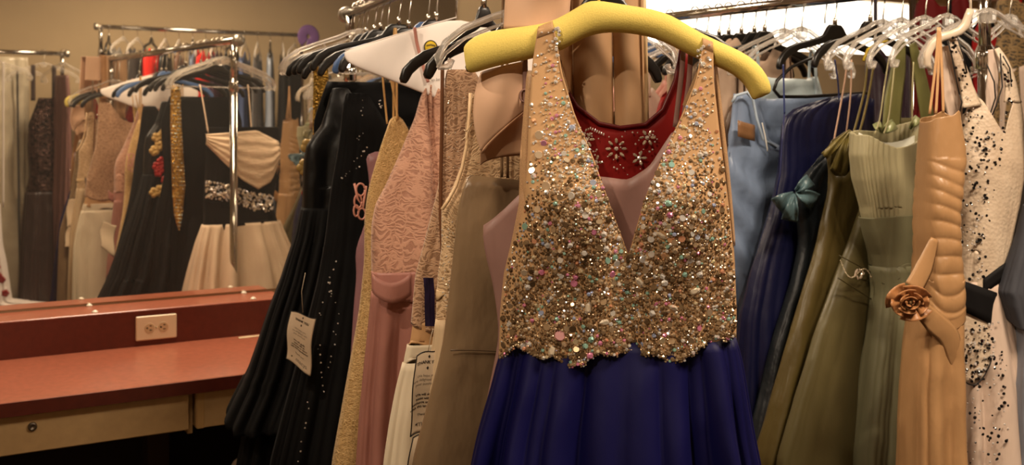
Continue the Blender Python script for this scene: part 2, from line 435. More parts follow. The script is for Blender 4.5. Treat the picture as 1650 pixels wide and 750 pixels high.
b = MB(); b.box(s2 + .002, s2 + .02, -FQ - .003, -FQ + .3, .618, zt - .04, 0, .001); b.build('edge_strip', plain('pale edge strip', 'c29c66', .5), dr, smooth=False)
b = MB(); b.box(s1 + .004, s2 - .002, -FQ + .03, -.15, .60, zt - .034); b.build('divider', TANL, vc, smooth=False)
for sx in (SL + .03, CE - .05):
    b = MB(); b.box(sx, sx + .025, -CF + .08, -.12, 0, zt - .033); b.build('support_panel', GAPM, vc, smooth=False)
ss = wall_s(268, .3); b = MB(); b.box(ss - .03, ss + .03, -.2, -.125, 0, .6); b.build('support_leg', plain('brown leg', '4a3320', .7), vc, smooth=False)

# wall outlet on the backsplash
so = wall_s(251.5, .152)
ol = thing('power_outlet', 'white double power outlet on the shaded red backsplash above the counter', 'outlet', (*at(.152, so), zt), WA)
PL = plain('ivory outlet plastic', 'e6d2ae', .35)
b = MB(); b.box(-.058, .058, -.006, 0, .016, .087, 0, .003); b.build('cover_plate', PL, ol, smooth=False)
for k in (-1, 1):
    b = MB(); x = k * .0195
    b.lathe([(.0005, -.0068), (.0138, -.0068), (.0143, -.0062), (.0143, -.004)], (x, 0, .0515), 32, axis=1)
    rc = b.build('receptacle', plain('cream receptacle', 'cdb48c', .4), ol, smooth=False)
    b = MB()
    b.box(x - .0005, x + .0065, -.0072, -.0064, .0440, .0466); b.box(x - .0005, x + .0055, -.0072, -.0064, .0562, .0588)
    b.lathe([(.0003, -.0072), (.0026, -.0072), (.0026, -.0064)], (x - .0068, 0, .0515), 10, axis=1)
    b.build('slot', plain('slot shadow', '1d120a', .9), rc, smooth=False)
b = MB(); b.lathe([(.0003, -.0075), (.0022, -.0073), (.003, -.006)], (0, 0, .0515), 12, axis=1); b.build('screw', plain('ivory screw', 'cdb98f', .3, .3), ol)
# white plastic mirror clips along the ledge
CLIP = plain('milky clip plastic', 'efe6d2', .25, coat=.5)
def clip(label, px, q):
    s = wall_s(px, q); c = thing('mirror_clip', label, 'mirror clip', (*at(q, s), .854), WA, 'mirror clips on the ledge')
    b = MB(); b.lathe([(.0005, .008), (.005, .0072), (.0085, .004), (.0095, 0)], (0, 0, 0), 16); b.build('dome', CLIP, c)
    b = MB(); b.box(-.003, .003, -.003, .003, .0065, .0085, 0, .0008); b.build('boss', CLIP, c, smooth=False)
clip('white plastic clip at the foot of the mirror, left of the outlet', 144, .012)
clip('white plastic clip on the front edge of the ledge, left of the outlet', 153, .135)
clip('white plastic clip at the foot of the mirror, beside the black gown', 393, .012)
clip('white plastic clip on the front edge of the ledge, beside the black gown', 408, .135)
sx = wall_s(402, .18); st = thing('paper_sticker', 'small torn white paper sticker on the red counter beside the black gown', 'sticker', (*at(.18, sx), zt), WA)
b = MB(); b.add([(-.035, -.011, .0008), (-.02, -.014, .001), (.033, -.008, .0008), (.035, .008, .001), (.0, .010, .0014), (-.033, .008, .0008)], [(0, 1, 2, 3, 4, 5)]); b.build('paper', plain('torn paper', 'd9c19a', .8), st, solid=.0008, smooth=False)

# ------------------------------------------------------------------ racks
def rack(label, E, d, L, wr, posts, base=True, r=.0135, group=None):
    rt = thing('garment_rack', label, 'rack', (E[0], E[1], 0), math.atan2(d[1], d[0]), group)
    b = MB(); b.tube([(0, 0, wr), (L, 0, wr)], r, 16); b.build('rail', CHROME, rt)
    for x, k in ((0, -1), (L, 1)):
        b = MB(); b.lathe([(.012, -.012*k), (.021, -.012*k), (.023, -.006*k), (.023, .006*k), (.018, .012*k), (.001, .014*k)], (x, 0, wr), 24, axis=0); b.build('end_cap', plain('ribbed end cap', 'b9b2a6', .3, .9), rt)
    for x in posts:
        b = MB(); b.tube([(x, 0, .09), (x, 0, wr - .14)], .0145, 16); b.tube([(x, 0, wr - .16), (x, 0, wr)], .0125, 16)
        p = b.build('post', CHROME, rt)
        b = MB(); b.lathe([(.0145, 0), (.0185, .004), (.0185, .035), (.015, .042)], (x, 0, wr - .19), 20); b.build('collar', CHROME, p)
        if base:
            b = MB(); b.tube([(x, -.24, .09), (x, .24, .09)], .0145, 12); b.build('foot_bar', CHROME, rt)
            for y in (-.22, .22):
                b = MB(); b.lathe([(.002, -.011), (.026, -.011), (.028, -.006), (.028, .006), (.026, .011), (.002, .011)], (x, y, .028), 20, axis=1); b.tube([(x, y, .03), (x, y, .085)], .006, 8); b.build('caster', BLACKP, rt)
    if base:
        b = MB(); b.tube([(posts[0], 0, .16), (posts[1], 0, .16)], .0125, 12); b.build('lower_bar', CHROME, rt)
    return rt
WR = CAMH + .302
G1 = np.array([math.sin(R(22.5)), -math.cos(R(22.5))]); F1 = np.array([-.466, 2.976]); A1 = R(22.5)
G2 = np.array([.582, -.813]); E2 = np.array([.494, 2.98]); A2 = math.atan2(.582, .813)
def h1(t, ang=None): return HP(*(F1 + G1 * t), A1 if ang is None else R(ang))
def h2(t, ang=None): return HP(*(E2 + G2 * t), A2 if ang is None else R(ang))
rack('chrome garment rack by the mirror, holding the pink lace and black gowns', F1, G1, 1.66, WR, (.045, 1.485), group='garment racks')
e = E2 - G2 * .55
rack('chrome garment rack holding the blue, olive and sage gowns', e, G2, 1.47, WR, (.05, 1.435), group='garment racks')

# ------------------------------------------------------------------ hangers
HG = {1: 'hangers on the rack by the mirror', 2: 'hangers on the rack of blue and green gowns', 3: 'hangers on the far racks'}
def hook(mb, u, wn, wr, r=.0019, rr=.0165):
    pts = [(u, 0, wn), (u, 0, wn + (wr - rr - wn) * .35)]
    for k in range(15):
        a = R(-62 + k * 17); pts.append((u + math.cos(a) * rr * 1.05, 0, wr + .004 + math.sin(a) * rr))
    mb.tube(pts, r, 7)
def hanger(hp, kind, label, g=1, wr=None, drop=None, L=.21, hk=None, bar=False):
    wr = wr or WR; drop = drop or {1: .085, 2: .064, 3: .06}[g]; n = wr - drop
    rt = hung({'black': 'black_hanger', 'clear': 'clear_hanger', 'white': 'white_hanger', 'wire': 'wire_hanger', 'cape': 'paper_covered_hanger', 'blue': 'blue_hanger'}[kind], label, 'hanger', hp, HG[g])
    b = MB(); hook(b, 0, n - .012, wr); b.build('hook', hk or WIRE, rt)
    b = MB(); s = L / .21
    if kind in ('black', 'white', 'blue'):
        half = [((.0, 0), (.0, -.04)), ((.02, -.001), (.018, -.04)), ((.029, -.008), (.026, -.043)), ((.042, -.026), (.040, -.047)), ((.06, -.034), (.058, -.051)), ((.1, -.043), (.097, -.060)), ((.14, -.051), (.135, -.068)), ((.17, -.061), (.16, -.079)), ((.192, -.076), (.177, -.089)), ((.206, -.092), (.189, -.1)), ((.2105, -.108), (.196, -.112)), ((.208, -.114), (.2, -.116))]
        pr = [((-a[0]*s, n + a[1]), (-c[0]*s, n + c[1])) for a, c in half[::-1]] + [((a[0]*s, n + a[1]), (c[0]*s, n + c[1])) for a, c in half[1:]]
        b.pairs(pr, .0062, 16, p=.55)
        b.build('body', {'black': BLACKP, 'white': WHITEP, 'blue': plain('blue plastic', '4a6796', .35)}[kind], rt)
        b = MB(); b.lathe([(.006, n - .004), (.0055, n + .012), (.003, n + .016)], (0, 0, 0), 10); b.build('collar', WIRE if kind != 'white' else WHITEP, rt)
    elif kind == 'clear':
        for k in (-1, 1):
            arm = [(0, -.004), (.03, -.008), (.06, -.022), (.12, -.042), (.165, -.06), (.195, -.083), (.208, -.105), (.203, -.12), (.19, -.119), (.186, -.108)]
            b.tube([(k*x*s, 0, n + z) for x, z in arm], .0056, 10)
            b.tube([(k*x*s, 0, n + z - .016) for x, z in arm[1:7]], .0028, 7)
            b.tube([(k*.1*s, 0, n - .036), (k*.1*s, 0, n - .05), (k*.107*s, 0, n - .055)], .0032, 6)
        if bar: b.tube([(-.187*s, 0, n - .115), (.187*s, 0, n - .115)], .0028, 7)
        b.pairs([((-.018, n), (-.018, n - .028)), ((0, n + .004), (0, n - .03)), ((.018, n), (.018, n - .028))], .003, 10, p=.6)
        b.build('body', CLEAR, rt)
    elif kind == 'wire':
        b.tube([(0, 0, n), (.03, 0, n - .016), (.19*s, 0, n - .09), (.206*s, 0, n - .104), (.19*s, 0, n - .112), (-.19*s, 0, n - .112), (-.206*s, 0, n - .104), (-.19*s, 0, n - .09), (-.03, 0, n - .016), (0, 0, n)], .0014, 6)
        b.build('body', WIRE, rt)
    return rt
def dress(label, hp, g, name='evening_gown', cat='dress'):
    return hung(name, label, cat, hp, {1: 'gowns on the rack by the mirror', 2: 'gowns on the rack of blue and green gowns', 3: 'clothes on the rack along the front wall', 4: 'clothes on the two tier rack by the window'}[g])
def straps2(rt, hp, u, wtop, wbot, m, yo=.012, w=.0025, ub=None, t=.0012):
    """front and back spaghetti straps hung over the hanger at +-u"""
    ub = u if ub is None else ub
    for k in (-1, 1):
        strap('strap', rt, [(k*ub, -yo, wbot), (k*(u*.6+ub*.4), -yo*.9, wbot*.5 + wtop*.5), (k*u, -.007, wtop - .01), (k*u, 0, wtop + .004), (k*u, .007, wtop - .01), (k*(u*.6+ub*.4), yo*.9, wbot*.5 + wtop*.5), (k*ub, yo, wbot)], m, w, t)
def armw(u, drop=.08): return WR - drop - np.interp(abs(u), [0, .03, .055, .09, .135, .168, .192, .21], [0, .004, .019, .03, .043, .055, .072, .1])
# ================================================================== the beaded gown on the yellow padded hanger
GT = 1.60; gp = HP(*(F1 + G1 * GT), 0.0)
yh = hung('padded_hanger', 'yellow padded hanger holding the beaded gown', 'hanger', gp, HG[1])
YF = plain('yellow padded cloth', 'dcc565', .85, noise=.06, nscale=500, bump=.25)
yp = [((748, 84), (750, 112)), ((746, 76), (757, 118)), ((754, 66), (768, 117)), ((772, 54), (786, 111)), ((800, 48), (812, 104)), ((840, 43), (846, 97)), ((878, 38), (882, 90)), ((898, 30), (905, 82)), ((925, 15), (929, 68)), ((943, 3), (945, 60)), ((960, 0), (960, 55)), ((985, 4), (983, 52)), ((1015, 9), (1009, 53)), ((1050, 14), (1042, 58)), ((1082, 24), (1069, 67)), ((1112, 43), (1098, 82)), ((1140, 59), (1127, 97)), ((1180, 76), (1168, 112)), ((1207, 90), (1194, 128)), ((1229, 110), (1206, 146)), ((1241, 133), (1211, 158)), ((1243, 146), (1214, 161)), ((1240, 152), (1218, 160))]
b = MB(); b.pairs([(gp.uw(*a), gp.uw(*c)) for a, c in yp], [.006, .013, .016] + [.0185] * 17 + [.014, .009, .004], 28)
o = b.build('padding', YF, yh, subd=1)
b = MB(); b.pairs([(gp.uw(748, 104), gp.uw(749, 118)), (gp.uw(760, 102), gp.uw(764, 122)), (gp.uw(774, 98), gp.uw(776, 116)), (gp.uw(783, 80), gp.uw(786, 96))], [.004, .006, .006, .003], 12); 
u0, w0 = gp.uw(965, 4)
b = MB(); hook(b, u0, w0 - .01, WR, .0022); b.build('hook', WIRE, yh)
# gathered seam where the two halves of the padding meet
b = MB()
for px, py in ((893, 84),): pass
gd = dress('nude gown with a crystal beaded bodice and royal blue skirt on the yellow hanger', gp, 1, 'beaded_gown')
MESH_ = sheer('nude sheer mesh', 'c49c70', .7, .7); LIN = fabric('nude bodice lining', 'bb946a', .7, weave=.2)
LO = Prof([38, 48, 100, 170, 250, 330, 420, 500, 585], [868, 866, 858, 853, 850, 846, 818, 809, 804], 4)
LI = Prof([38, 50, 120, 185, 255, 340, 415, 600], [890, 893, 905, 925, 955, 985, 1013, 1013], 4)
RI = Prof([62, 75, 130, 185, 250, 320, 415, 600], [1131, 1133, 1122, 1100, 1070, 1040, 1013, 1013], 4)
RO = Prof([62, 75, 130, 220, 330, 420, 500, 585], [1148, 1149, 1150, 1160, 1174, 1183, 1186, 1185], 4)
HEM = Prof([800, 830, 850, 872, 890, 915, 940, 962, 990, 1010, 1030, 1050, 1080, 1100, 1120, 1150, 1168, 1190], [583, 557, 566, 580, 574, 590, 588, 568, 574, 564, 574, 570, 584, 580, 568, 543, 548, 540], 2)
def gdepth(px, py):
    x = (px - 1000) / 200; base = .018 + .042 * math.sqrt(max(0, 1 - min(1, abs(x)) ** 2.2))
    bust = .020 * math.exp(-((px - 925) / 58) ** 2 - ((py - 345) / 75) ** 2) + .020 * math.exp(-((px - 1100) / 55) ** 2 - ((py - 345) / 75) ** 2)
    cl = -.012 * math.exp(-((px - 1012) / 26) ** 2) * (1 if py > 250 else .3)
    up = min(1, max(0, (py - 90) / 220)); rip = .003 * math.sin(px * .11 + py * .02) * min(1, max(0, (py - 330) / 100))
    return (.022 + (base - .018) * up) + (bust + cl) * up + rip
def S(px, py, extra=0.0):
    d = gdepth(px, py) + extra; u, w = gp.uw(px, py, -d); return (u, -d, w)
def half(o_, i_, top, n=16, m=90):
    P = []
    for j in range(m):
        row = []
        for k in range(n):
            s = k / (n - 1); py = top + (560 - top) * j / (m - 1)
            for _ in range(3):
                px = float(o_(py)) * (1 - s) + float(i_(py)) * s; py = top + (float(HEM(px)) - 2 - top) * j / (m - 1)
            px = float(o_(py)) * (1 - s) + float(i_(py)) * s
            row.append(S(px, py))
        P.append(row)
    return P
b = MB(); b.grid(half(LO, LI, 46)); b.grid(half(RO, RI, 72))
b.build('bodice_front', LIN, gd, solid=.0012)
# shoulder loops over the hanger
for (o_, i_, y0, y1) in ((LO, LI, 40, 47), (RO, RI, 66, 73)):
    P = []
    for (y, off) in ((y1 + 8, -.0225), (y0 + 4, -.0225), (y0 - 1, -.016), (y0 - 4, -.006), (y0 - 4, .006), (y0 - 1, .016), (y0 + 8, .0215), (y0 + 50, .02), (y0 + 120, .012)):
        row = []
        for k in range(9):
            px = float(o_(max(y, y0))) * (1 - k / 8) + float(i_(max(y, y0))) * k / 8
            yy = y + (px - (885 if px < 1000 else 1140)) * (-.35 if px < 1000 else .42)
            u, w = gp.uw(px, yy, off); row.append((u, off, w))
        P.append(row)
    b = MB(); b.grid(P); b.build('shoulder_loop', MESH_, gd, solid=.001)
# sheer back panel, seen past both sides of the front
def backp():
    P = []
    for j in range(60):
        py = 150 + (575 - 150) * j / 59; row = []
        e = max(0, (330 - py) / 180)
        for k in range(30):
            s = k / 29; a = float(np.interp(py, [150, 250, 330, 390, 440, 500, 580], [846, 838, 836, 824, 812, 806, 803])); c = float(np.interp(py, [150, 220, 330, 420, 500, 580], [1158, 1168, 1178, 1184, 1187, 1186]))
            px = a + (c - a) * s; off = .012 + .018 * math.sin(math.pi * s) - .018 * (1 - math.sin(math.pi * s)) * (1 if py > 250 else .3)
            vb = 430 * math.exp(-((px - 1010) / 120) ** 4)
            pyy = max(py, vb) if vb > 150 else py
            u, w = gp.uw(px, pyy, off); row.append((u, off, w))
        P.append(row)
    return P
b = MB(); b.grid(backp()); b.build('bodice_back', MESH_, gd, solid=.0008)
# side loop of mesh at the left armhole
rows = []
for py, x0, x1 in ((110, 848, 864), (200, 843, 856), (280, 838, 852), (330, 846, 858), (352, 850, 866), (372, 848, 866), (420, 826, 848)):
    rows.append([gp.q(x0 + (x1 - x0) * k / 5, py, -.012 - .006 * math.sin(k / 5 * 3.1)) for k in range(6)])
b = MB(); b.grid(rows); b.build('armhole_panel', MESH_, gd, solid=.0008, subd=1)
rows = []
for py, x0, x1 in ((80, 1150, 1153), (160, 1152, 1162), (240, 1160, 1172), (320, 1170, 1180), (400, 1180, 1186)):
    rows.append([gp.q(x0 + (x1 - x0) * k / 5, py, -.004 - .004 * math.sin(k / 5 * 3.1)) for k in range(6)])
b = MB(); b.grid(rows); b.build('armhole_panel', MESH_, gd, solid=.0008, subd=1)
# edge cord of the neckline
cord = [S(float(LI(y)), y, .001) for y in range(50, 416, 12)] + [S(float(RI(y)), y, .001) for y in range(412, 74, -12)]
b = MB(); b.tube(cord, .0012, 6); b.build('neckline_piping', LIN, gd)
# stones
rng = random.Random(11)
PAL = [((.50, .36, .22, 1), 30), ((.30, .20, .11, 1), 34), ((.80, .77, .72, 1), 10), ((.16, .10, .05, 1), 24), ((.80, .66, .42, 1), 7), ((.85, .30, .50, 1), 3), ((.35, .62, .52, 1), 4), ((.85, .42, .25, 1), 2), ((.5, .6, .9, 1), 2)]
PAL2 = [((.92, .88, .82, 1), 46), ((.85, .70, .50, 1), 24), ((.55, .42, .27, 1), 9), ((.9, .40, .60, 1), 6), ((.45, .8, .72, 1), 5), ((.95, .55, .3, 1), 4), ((.6, .7, .95, 1), 5), ((.95, .85, .5, 1), 4)]
def pick2(px, py):
    e = min(abs(px - LI(py)), abs(px - RI(py))) if py < 420 else 60
    hi = np.interp(e, [0, 30, 75], [.95, .8, .25]) * np.interp(py, [60, 240, 300, 400, 470], [1, 1, .9, .4, .0])
    if py < 250: hi = 1
    return rng.choices([p[0] for p in PAL2], [p[1] for p in PAL2])[0] if rng.random() < hi else pick()
def pick(): return rng.choices([p[0] for p in PAL], [p[1] for p in PAL])[0]
def norm_at(px, py):
    a = np.array(S(px + 3, py)) - np.array(S(px - 3, py)); c = np.array(S(px, py + 3)) - np.array(S(px, py - 3)); n = np.cross(a, c); n /= np.linalg.norm(n)
    return n if n[1] < 0 else -n
PT = []; cells = {}
def free(px, py, rp):
    cx, cy = int(px // 8), int(py // 8)
    for i in range(cx - 2, cx + 3):
        for j in range(cy - 2, cy + 3):
            for (x, y, r) in cells.get((i, j), ()):
                if (x - px) ** 2 + (y - py) ** 2 < ((r + rp) * .8) ** 2: return False
    cells.setdefault((cx, cy), []).append((px, py, rp)); return True
def inside(px, py):
    if py > HEM(px) - 2: return False
    return (py > 46 and LO(py) + 1 < px < LI(py) - 1) or (py > 72 and RI(py) + 1 < px < RO(py) - 1)
def dens(px, py):
    d = np.interp(py, [45, 120, 200, 260, 300, 340, 400, 480], [.05, .045, .06, .14, .32, .6, .9, 1])
    e = min(abs(px - LI(py)), abs(px - RI(py))) if py < 420 else 30
    if py > 230 and e < 22: d = max(d, .5)
    if px < LO(py) + 14 or px > RO(py) - 14: d *= .55
    if px < 872 and py < 450: d *= .35
    if px > 1150 and py < 430: d *= .5
    return d
def put(px, py, rp, c, kind):
    PT.append((S(px, py, .0012), norm_at(px, py), rp / FPX * gp.y, c, kind))
for (px, py, rp) in ((869, 218, 8), (868, 250, 7), (902, 541, 9), (866, 338, 6), (880, 300, 8), (857, 275, 6)):
    free(px, py, rp); put(px, py, rp, (.95, .5, .5, 1) if py > 500 else (.9, .7, .48, 1), 'disc')
for (px, py) in ((889, 566), (1085, 497), (1066, 380), (948, 497), (975, 520), (1120, 470), (1030, 455)):
    free(px, py, 8); put(px, py, 5.5, (.92, .80, .62, 1), 'leaf')
for cnt, (r0, r1), kinds, ymin in ((300, (4.2, 6.2), ('dome', 'dome', 'disc'), 160), (1300, (2.6, 4.2), ('dome', 'dome', 'flat'), 45), (6500, (1.4, 2.4), ('dome',), 45)):
    n = 0
    for _ in range(cnt * 14):
        if n >= cnt: break
        px = rng.uniform(800, 1190); py = rng.uniform(ymin, 592); rp = rng.uniform(r0, r1)
        if not inside(px, py) or rng.random() > dens(px, py) * (.55 if (rp > 4 and py > 470) else 1) or not free(px, py, rp): continue
        n += 1; put(px, py, rp, pick2(px, py), rng.choice(kinds))
# beaded fringe along the scalloped edge
x = 806.
while x < 1186:
    py = float(HEM(x)); rp = rng.uniform(2.2, 4.2); put(x, py - 1, rp, pick(), 'dome')
    if rng.random() < .5: put(x + 1, py + 3, rng.uniform(1.6, 2.6), pick(), 'dome')
    x += rp * 1.25
for y in range(80, 415, 7):   # bead row along both neckline edges
    for E_ in (LI, RI):
        if rng.random() < .7 and y > 200: put(float(E_(y)) + rng.uniform(-1, 1), y, rng.uniform(1.6, 3), pick(), 'dome')
for (px0, px1, y0, y1, c_) in ((884, 902, 45, 80, 10), (1120, 1150, 72, 110, 14)):
    for _ in range(c_): put(rng.uniform(px0, px1), rng.uniform(y0, y1), rng.uniform(2, 4), (.86, .82, .76, 1), 'dome')
beads('crystal_beading', gd, PT)
BLUE = fabric('royal blue chiffon', '0b0a3e', .55, sheen=.05, wr=.2, weave=.06, var=.08)
body('skirt', gd, gp, [(540, 818, 1178), (575, 806, 1187), (620, 797, 1192), (690, 778, 1201), (750, 766, 1212), (.07, -.27, .27)], [(0, .032), (.15, .05), (1, .11)], BLUE, folds=(.006, .036, 12), seed=5, seg=300, yo=[(0, -.016), (.3, -.022), (1, -.04)], p=.78, wrk=.003, wtilt=0)
body('underskirt', gd, gp, [(560, 826, 1170), (750, 790, 1190), (.1, -.22, .22)], [(0, .02), (1, .07)], fabric('navy lining', '0c0a38', .6), folds=(.002, .014, 11), seed=8, yo=-.012)

# ------------------------------------------------------------------ directly behind it: mauve, red and nude pieces
mp = HP(*(F1 + G1 * 1.565), R(2))
MAUVE = satin('mauve satin', '8d6b62', rough=.42, wr=.2)
d = dress('mauve satin gown with thin straps behind the beaded gown', mp, 1)
body('bodice', d, mp, [(200, 800, 1100), (300, 792, 1100), (365, 778, 1112), (400, 780, 1118), (460, 796, 1122), (540, 806, 1126), (640, 786, 1140), (760, 770, 1150), (.12, -.21, .2)], [(0, .008), (.2, .016), (1, .04)], MAUVE,
     rimf=[(778, 366), (790, 357), (815, 335), (838, 312), (860, 296), (900, 285), (965, 284), (1010, 290), (1045, 268), (1068, 232), (1086, 205), (1102, 260)], rimb=[(778, 372), (838, 330), (965, 310), (1045, 290), (1086, 220), (1102, 270)], folds=(.001, .012, 9), seed=21, p=.75)
for pts in ([(846, 96), (847, 160), (848, 230), (846, 306)], [(1102, 70), (1098, 120), (1088, 205)], [(1113, 70), (1110, 130), (1096, 230)]):
    strap('strap', d, [mp.q(*p, -.012) for p in pts], MAUVE, .0038, .0012)
b = MB(); b.tube([(mp.uw(844, 155)[0] + .006*math.cos(a/2), -.0145, mp.uw(844, 155)[1] + .009*math.sin(a/2)) for a in range(14)], .0014, 6); b.build('strap_slider', MAUVE, d)
hanger(mp, 'black', 'black hanger behind the left arm of the yellow hanger', 1, drop=.115, L=.2)
rp_ = HP(*(F1 + G1 * 1.535), R(5))
RED = fabric('deep red chiffon', '7c120f', .55, sheen=.2); REDM = sheer('red mesh', '8a1512', .8)
d = dress('red gown with crystal embroidered neckline behind the mauve gown', rp_, 1)
body('bodice', d, rp_, [(75, 872, 1108), (200, 868, 1112), (300, 880, 1105), (420, 900, 1090), (560, 890, 1110), (760, 880, 1125), (.15, -.16, .16)], [(0, .006), (.3, .012), (1, .03)], RED,
     rimf=[(872, 60), (890, 84), (905, 130), (930, 172), (965, 200), (1000, 207), (1040, 202), (1068, 178), (1088, 130), (1098, 80), (1108, 62)], folds=(.0005, .01, 8), seed=22, p=.75)
nl = [(886, 78), (892, 100), (905, 132), (930, 172), (965, 199), (1000, 206), (1040, 201), (1068, 177), (1088, 130), (1097, 80)]
b = MB(); b.tube([rp_.q(*p, -.0125) for p in nl], .0032, 8); b.build('neckline_binding', satin('dark red binding', '5a0a0c'), d)
PT2 = []
def st(px, py, r, kind='dome', c=(.85, .78, .68, 1)): PT2.append((rp_.q(px, py, -.0155), (0, -1, 0), r / FPX * rp_.y, c, kind))
for (cx_, cy_, n, rr) in ((993, 240, 8, 13), (945, 225, 6, 9), (1043, 222, 6, 9), (960, 262, 5, 8), (1030, 255, 5, 8)):
    st(cx_, cy_, 4)
    for k in range(n):
        a = 6.283 * k / n; PT2.append((rp_.q(cx_ + math.cos(a) * rr, cy_ + math.sin(a) * rr, -.0155), (0, -1, 0), 2.6 / FPX * rp_.y, rng.choice([(.8, .68, .5, 1), (.6, .5, .38, 1)]), 'leaf', (math.cos(a), 0, -math.sin(a))))
for i in range(60): st(rng.uniform(925, 1065), rng.uniform(212, 282), rng.uniform(1, 2))
for k in range(9): PT2.append((rp_.q(944 + 3.6 * k, 207 + abs(k - 2) * 1.6, -.0155), (0, -1, 0), .0013, (.85, .8, .7, 1), 'leaf', (.35, 0, 1)))
beads('crystal_embroidery', d, PT2)
# nude garments slung over the end of the rail
NUDE = satin('nude satin', 'b58f69', rough=.5, wr=.15); NUDEL = satin('pale nude knit', 'd3ab8c', rough=.6, wr=.1)
np_ = HP(*(F1 + G1 * 1.505), R(10))
d = dress('nude satin gown slung over the rail end behind the yellow hanger', np_, 1, 'draped_gown')
def drape(name, hp, m, x0, x1, top, bot, y=-.012, cols=20, bulge=.02, tilt=0, split=0):
    P = []
    wtop = WR + .017
    ws = np.linspace(0, 1, 40)
    for s in ws:
        row = []
        for k in range(cols):
            c = k / (cols - 1); fx = lambda a: a[0] * (1 - c) + a[1] * c
            px = (x0[0] * (1 - s) + x0[1] * s) * (1 - c) + (x1[0] * (1 - s) + x1[1] * s) * c
            py = top + (bot - top) * s + tilt * (c - .5) * s
            off = y - bulge * math.sin(math.pi * c) * (.3 + .7 * s) ; u, w = hp.uw(px, py, off); row.append((u, off, w))
        P.append(row)
    back = [[(p[0], .012 + .4 * bulge * math.sin(math.pi * k / (cols - 1)), p[2]) for k, p in enumerate(r)] for r in P[:26]]
    mb = MB(); full = back[::-1] + P; mb.grid(full); return mb.build(name, m, d, solid=.003)
drape('front_panel', np_, NUDE, (918, 926), (982, 988), -150, 215, bulge=.022)
drape('front_panel', np_, NUDE, (984, 992), (1034, 1042), -150, 222, bulge=.02)
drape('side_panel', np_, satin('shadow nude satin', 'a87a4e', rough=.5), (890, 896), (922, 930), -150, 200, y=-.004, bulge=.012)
b = MB(); b.tube([np_.q(1033, -140, -.02), np_.q(1040, 60, -.025), np_.q(1043, 215, -.025)], .003, 6); b.build('edge_piping', satin('piping nude', 'd9b98c'), d)
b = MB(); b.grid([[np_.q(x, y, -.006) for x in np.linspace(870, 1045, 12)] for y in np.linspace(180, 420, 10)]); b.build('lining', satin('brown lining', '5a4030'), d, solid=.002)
cp = HP(*(F1 + G1 * 1.52), R(8))
d = dress('pale nude padded bodice with a moulded cup hanging left of the beaded gown', cp, 1, 'padded_bodice', 'bodice')
drape('body_panel', cp, NUDEL, (822, 812), (930, 915), -150, 46, y=-.03, bulge=.02)
# the moulded cup: a hollow shell whose mouth faces down and to the right
def cup(hp, top, rim, m, name='cup', yo=-.02, dep=.05):
    P = []
    (lx, ly), (rx, ry) = rim
    for i in range(16):
        a = i / 15; row = []
        for k in range(32):
            q = 2 * math.pi * k / 32
            cxp = (lx + rx) / 2 * a + top[0] * (1 - a); cyp = (ly + ry) / 2 * a + top[1] * (1 - a)
            r = math.sin(a * math.pi / 2) ** .8
            px = cxp + (rx - lx) / 2 * r * math.cos(q) - (ry - ly) * .10 * r * math.sin(q); py = cyp + (ry - ly) / 2 * r * math.cos(q) + (rx - lx) * .16 * r * math.sin(q)
            off = yo - dep * r * math.sin(q) * .8; u, w = hp.uw(px, py, off); row.append((u, off, w))
        P.append(row)
    mb = MB(); mb.grid(P, close=True); return mb.build(name, m, d, solid=.005)
b = MB(); P = []
for i in range(20):      # outer face of the cup, swelling towards the viewer, its lower edge curling under
    a = i / 19; row = []
    for k in range(20):
        c = k / 19
        lx = float(764 + 12 * (2 * a - 1) ** 2); rx = np.interp(a, [0, .3, 1], [842, 846, 848]); ly = np.interp(a, [0, 1], [118, 246]); ry = np.interp(a, [0, 1], [100, 176])
        px = lx + (rx - lx) * c; py = ly + (ry - ly) * c ** .8
        off = -.012 - .036 * math.sin(math.pi * (.12 + c * .7)) ** .6 * math.sin(math.pi * (.2 + a * .6)) ** .7; row.append(cp.q(px, py, off))
    P.append(row)
b.grid(P); b.build('cup', NUDEL, d, solid=.005)
b = MB(); b.tube([P[-1][k] for k in range(20)], .003, 8); b.build('cup_edge', satin('nude edging', 'dcb08c'), d)
b = MB(); b.grid([[cp.q(774 + (846 - 774) * c, 244 - 66 * c ** .8 + (22 + 50 * c) * a, -.012 + .016 * a - .014 * math.sin(3.14 * c)) for c in np.linspace(0, 1, 14)] for a in np.linspace(0, 1, 10)]); b.build('cup_lining', satin('shaded cup lining', 'b08868', rough=.6), d, solid=.003)  # darker nude tone puts the shade inside the cup into the colour

# ------------------------------------------------------------------ taupe satin, cream lace, nude lace
tp = h1(1.43)
TAUPE = satin('taupe satin', '7d664c', rough=.3, wr=.4)
d = dress('strapless taupe satin gown beside the beaded gown', tp, 1)
body('dress_body', d, tp, [(283, 758, .15), (310, 744, .152), (345, 738, .152), (400, 733, .15), (480, 724, .15), (560, 714, .155), (650, 690, .17), (750, 664, .18), (.1, -.27, .23)], [(0, .012), (.1, .02), (.5, .026), (1, .06)], TAUPE,
     rimf=[(750, 292), (762, 282), (775, 284), (800, 287), (840, 291), (900, 300)], folds=(.0012, .014, 8), seed=31, p=.75, yo=[(0, 0), (1, -.01)])
b = MB(); b.tube([tp.q(726 + 110 * t, 565 - 8 * math.sin(t * 2) + 14 * t, -.024 - .006 * math.sin(3 * t)) for t in np.linspace(0, 1, 12)], .0012, 6); b.build('seam', satin('taupe seam', '5e4a36'), d)
straps2(d, tp, .1, armw(.1), tp.uw(800, 287)[1], satin('taupe loop', '7a6045'), ub=.1)
hanger(tp, 'clear', 'clear plastic hanger with curled tips under the left end of the yellow hanger', 1, drop=.10)
kp = h1(1.37)
CREAML = lace('cream beaded lace', 'c9a880', '977650'); CREAMC = fabric('cream chiffon', 'c0a684', .6, wr=.2)
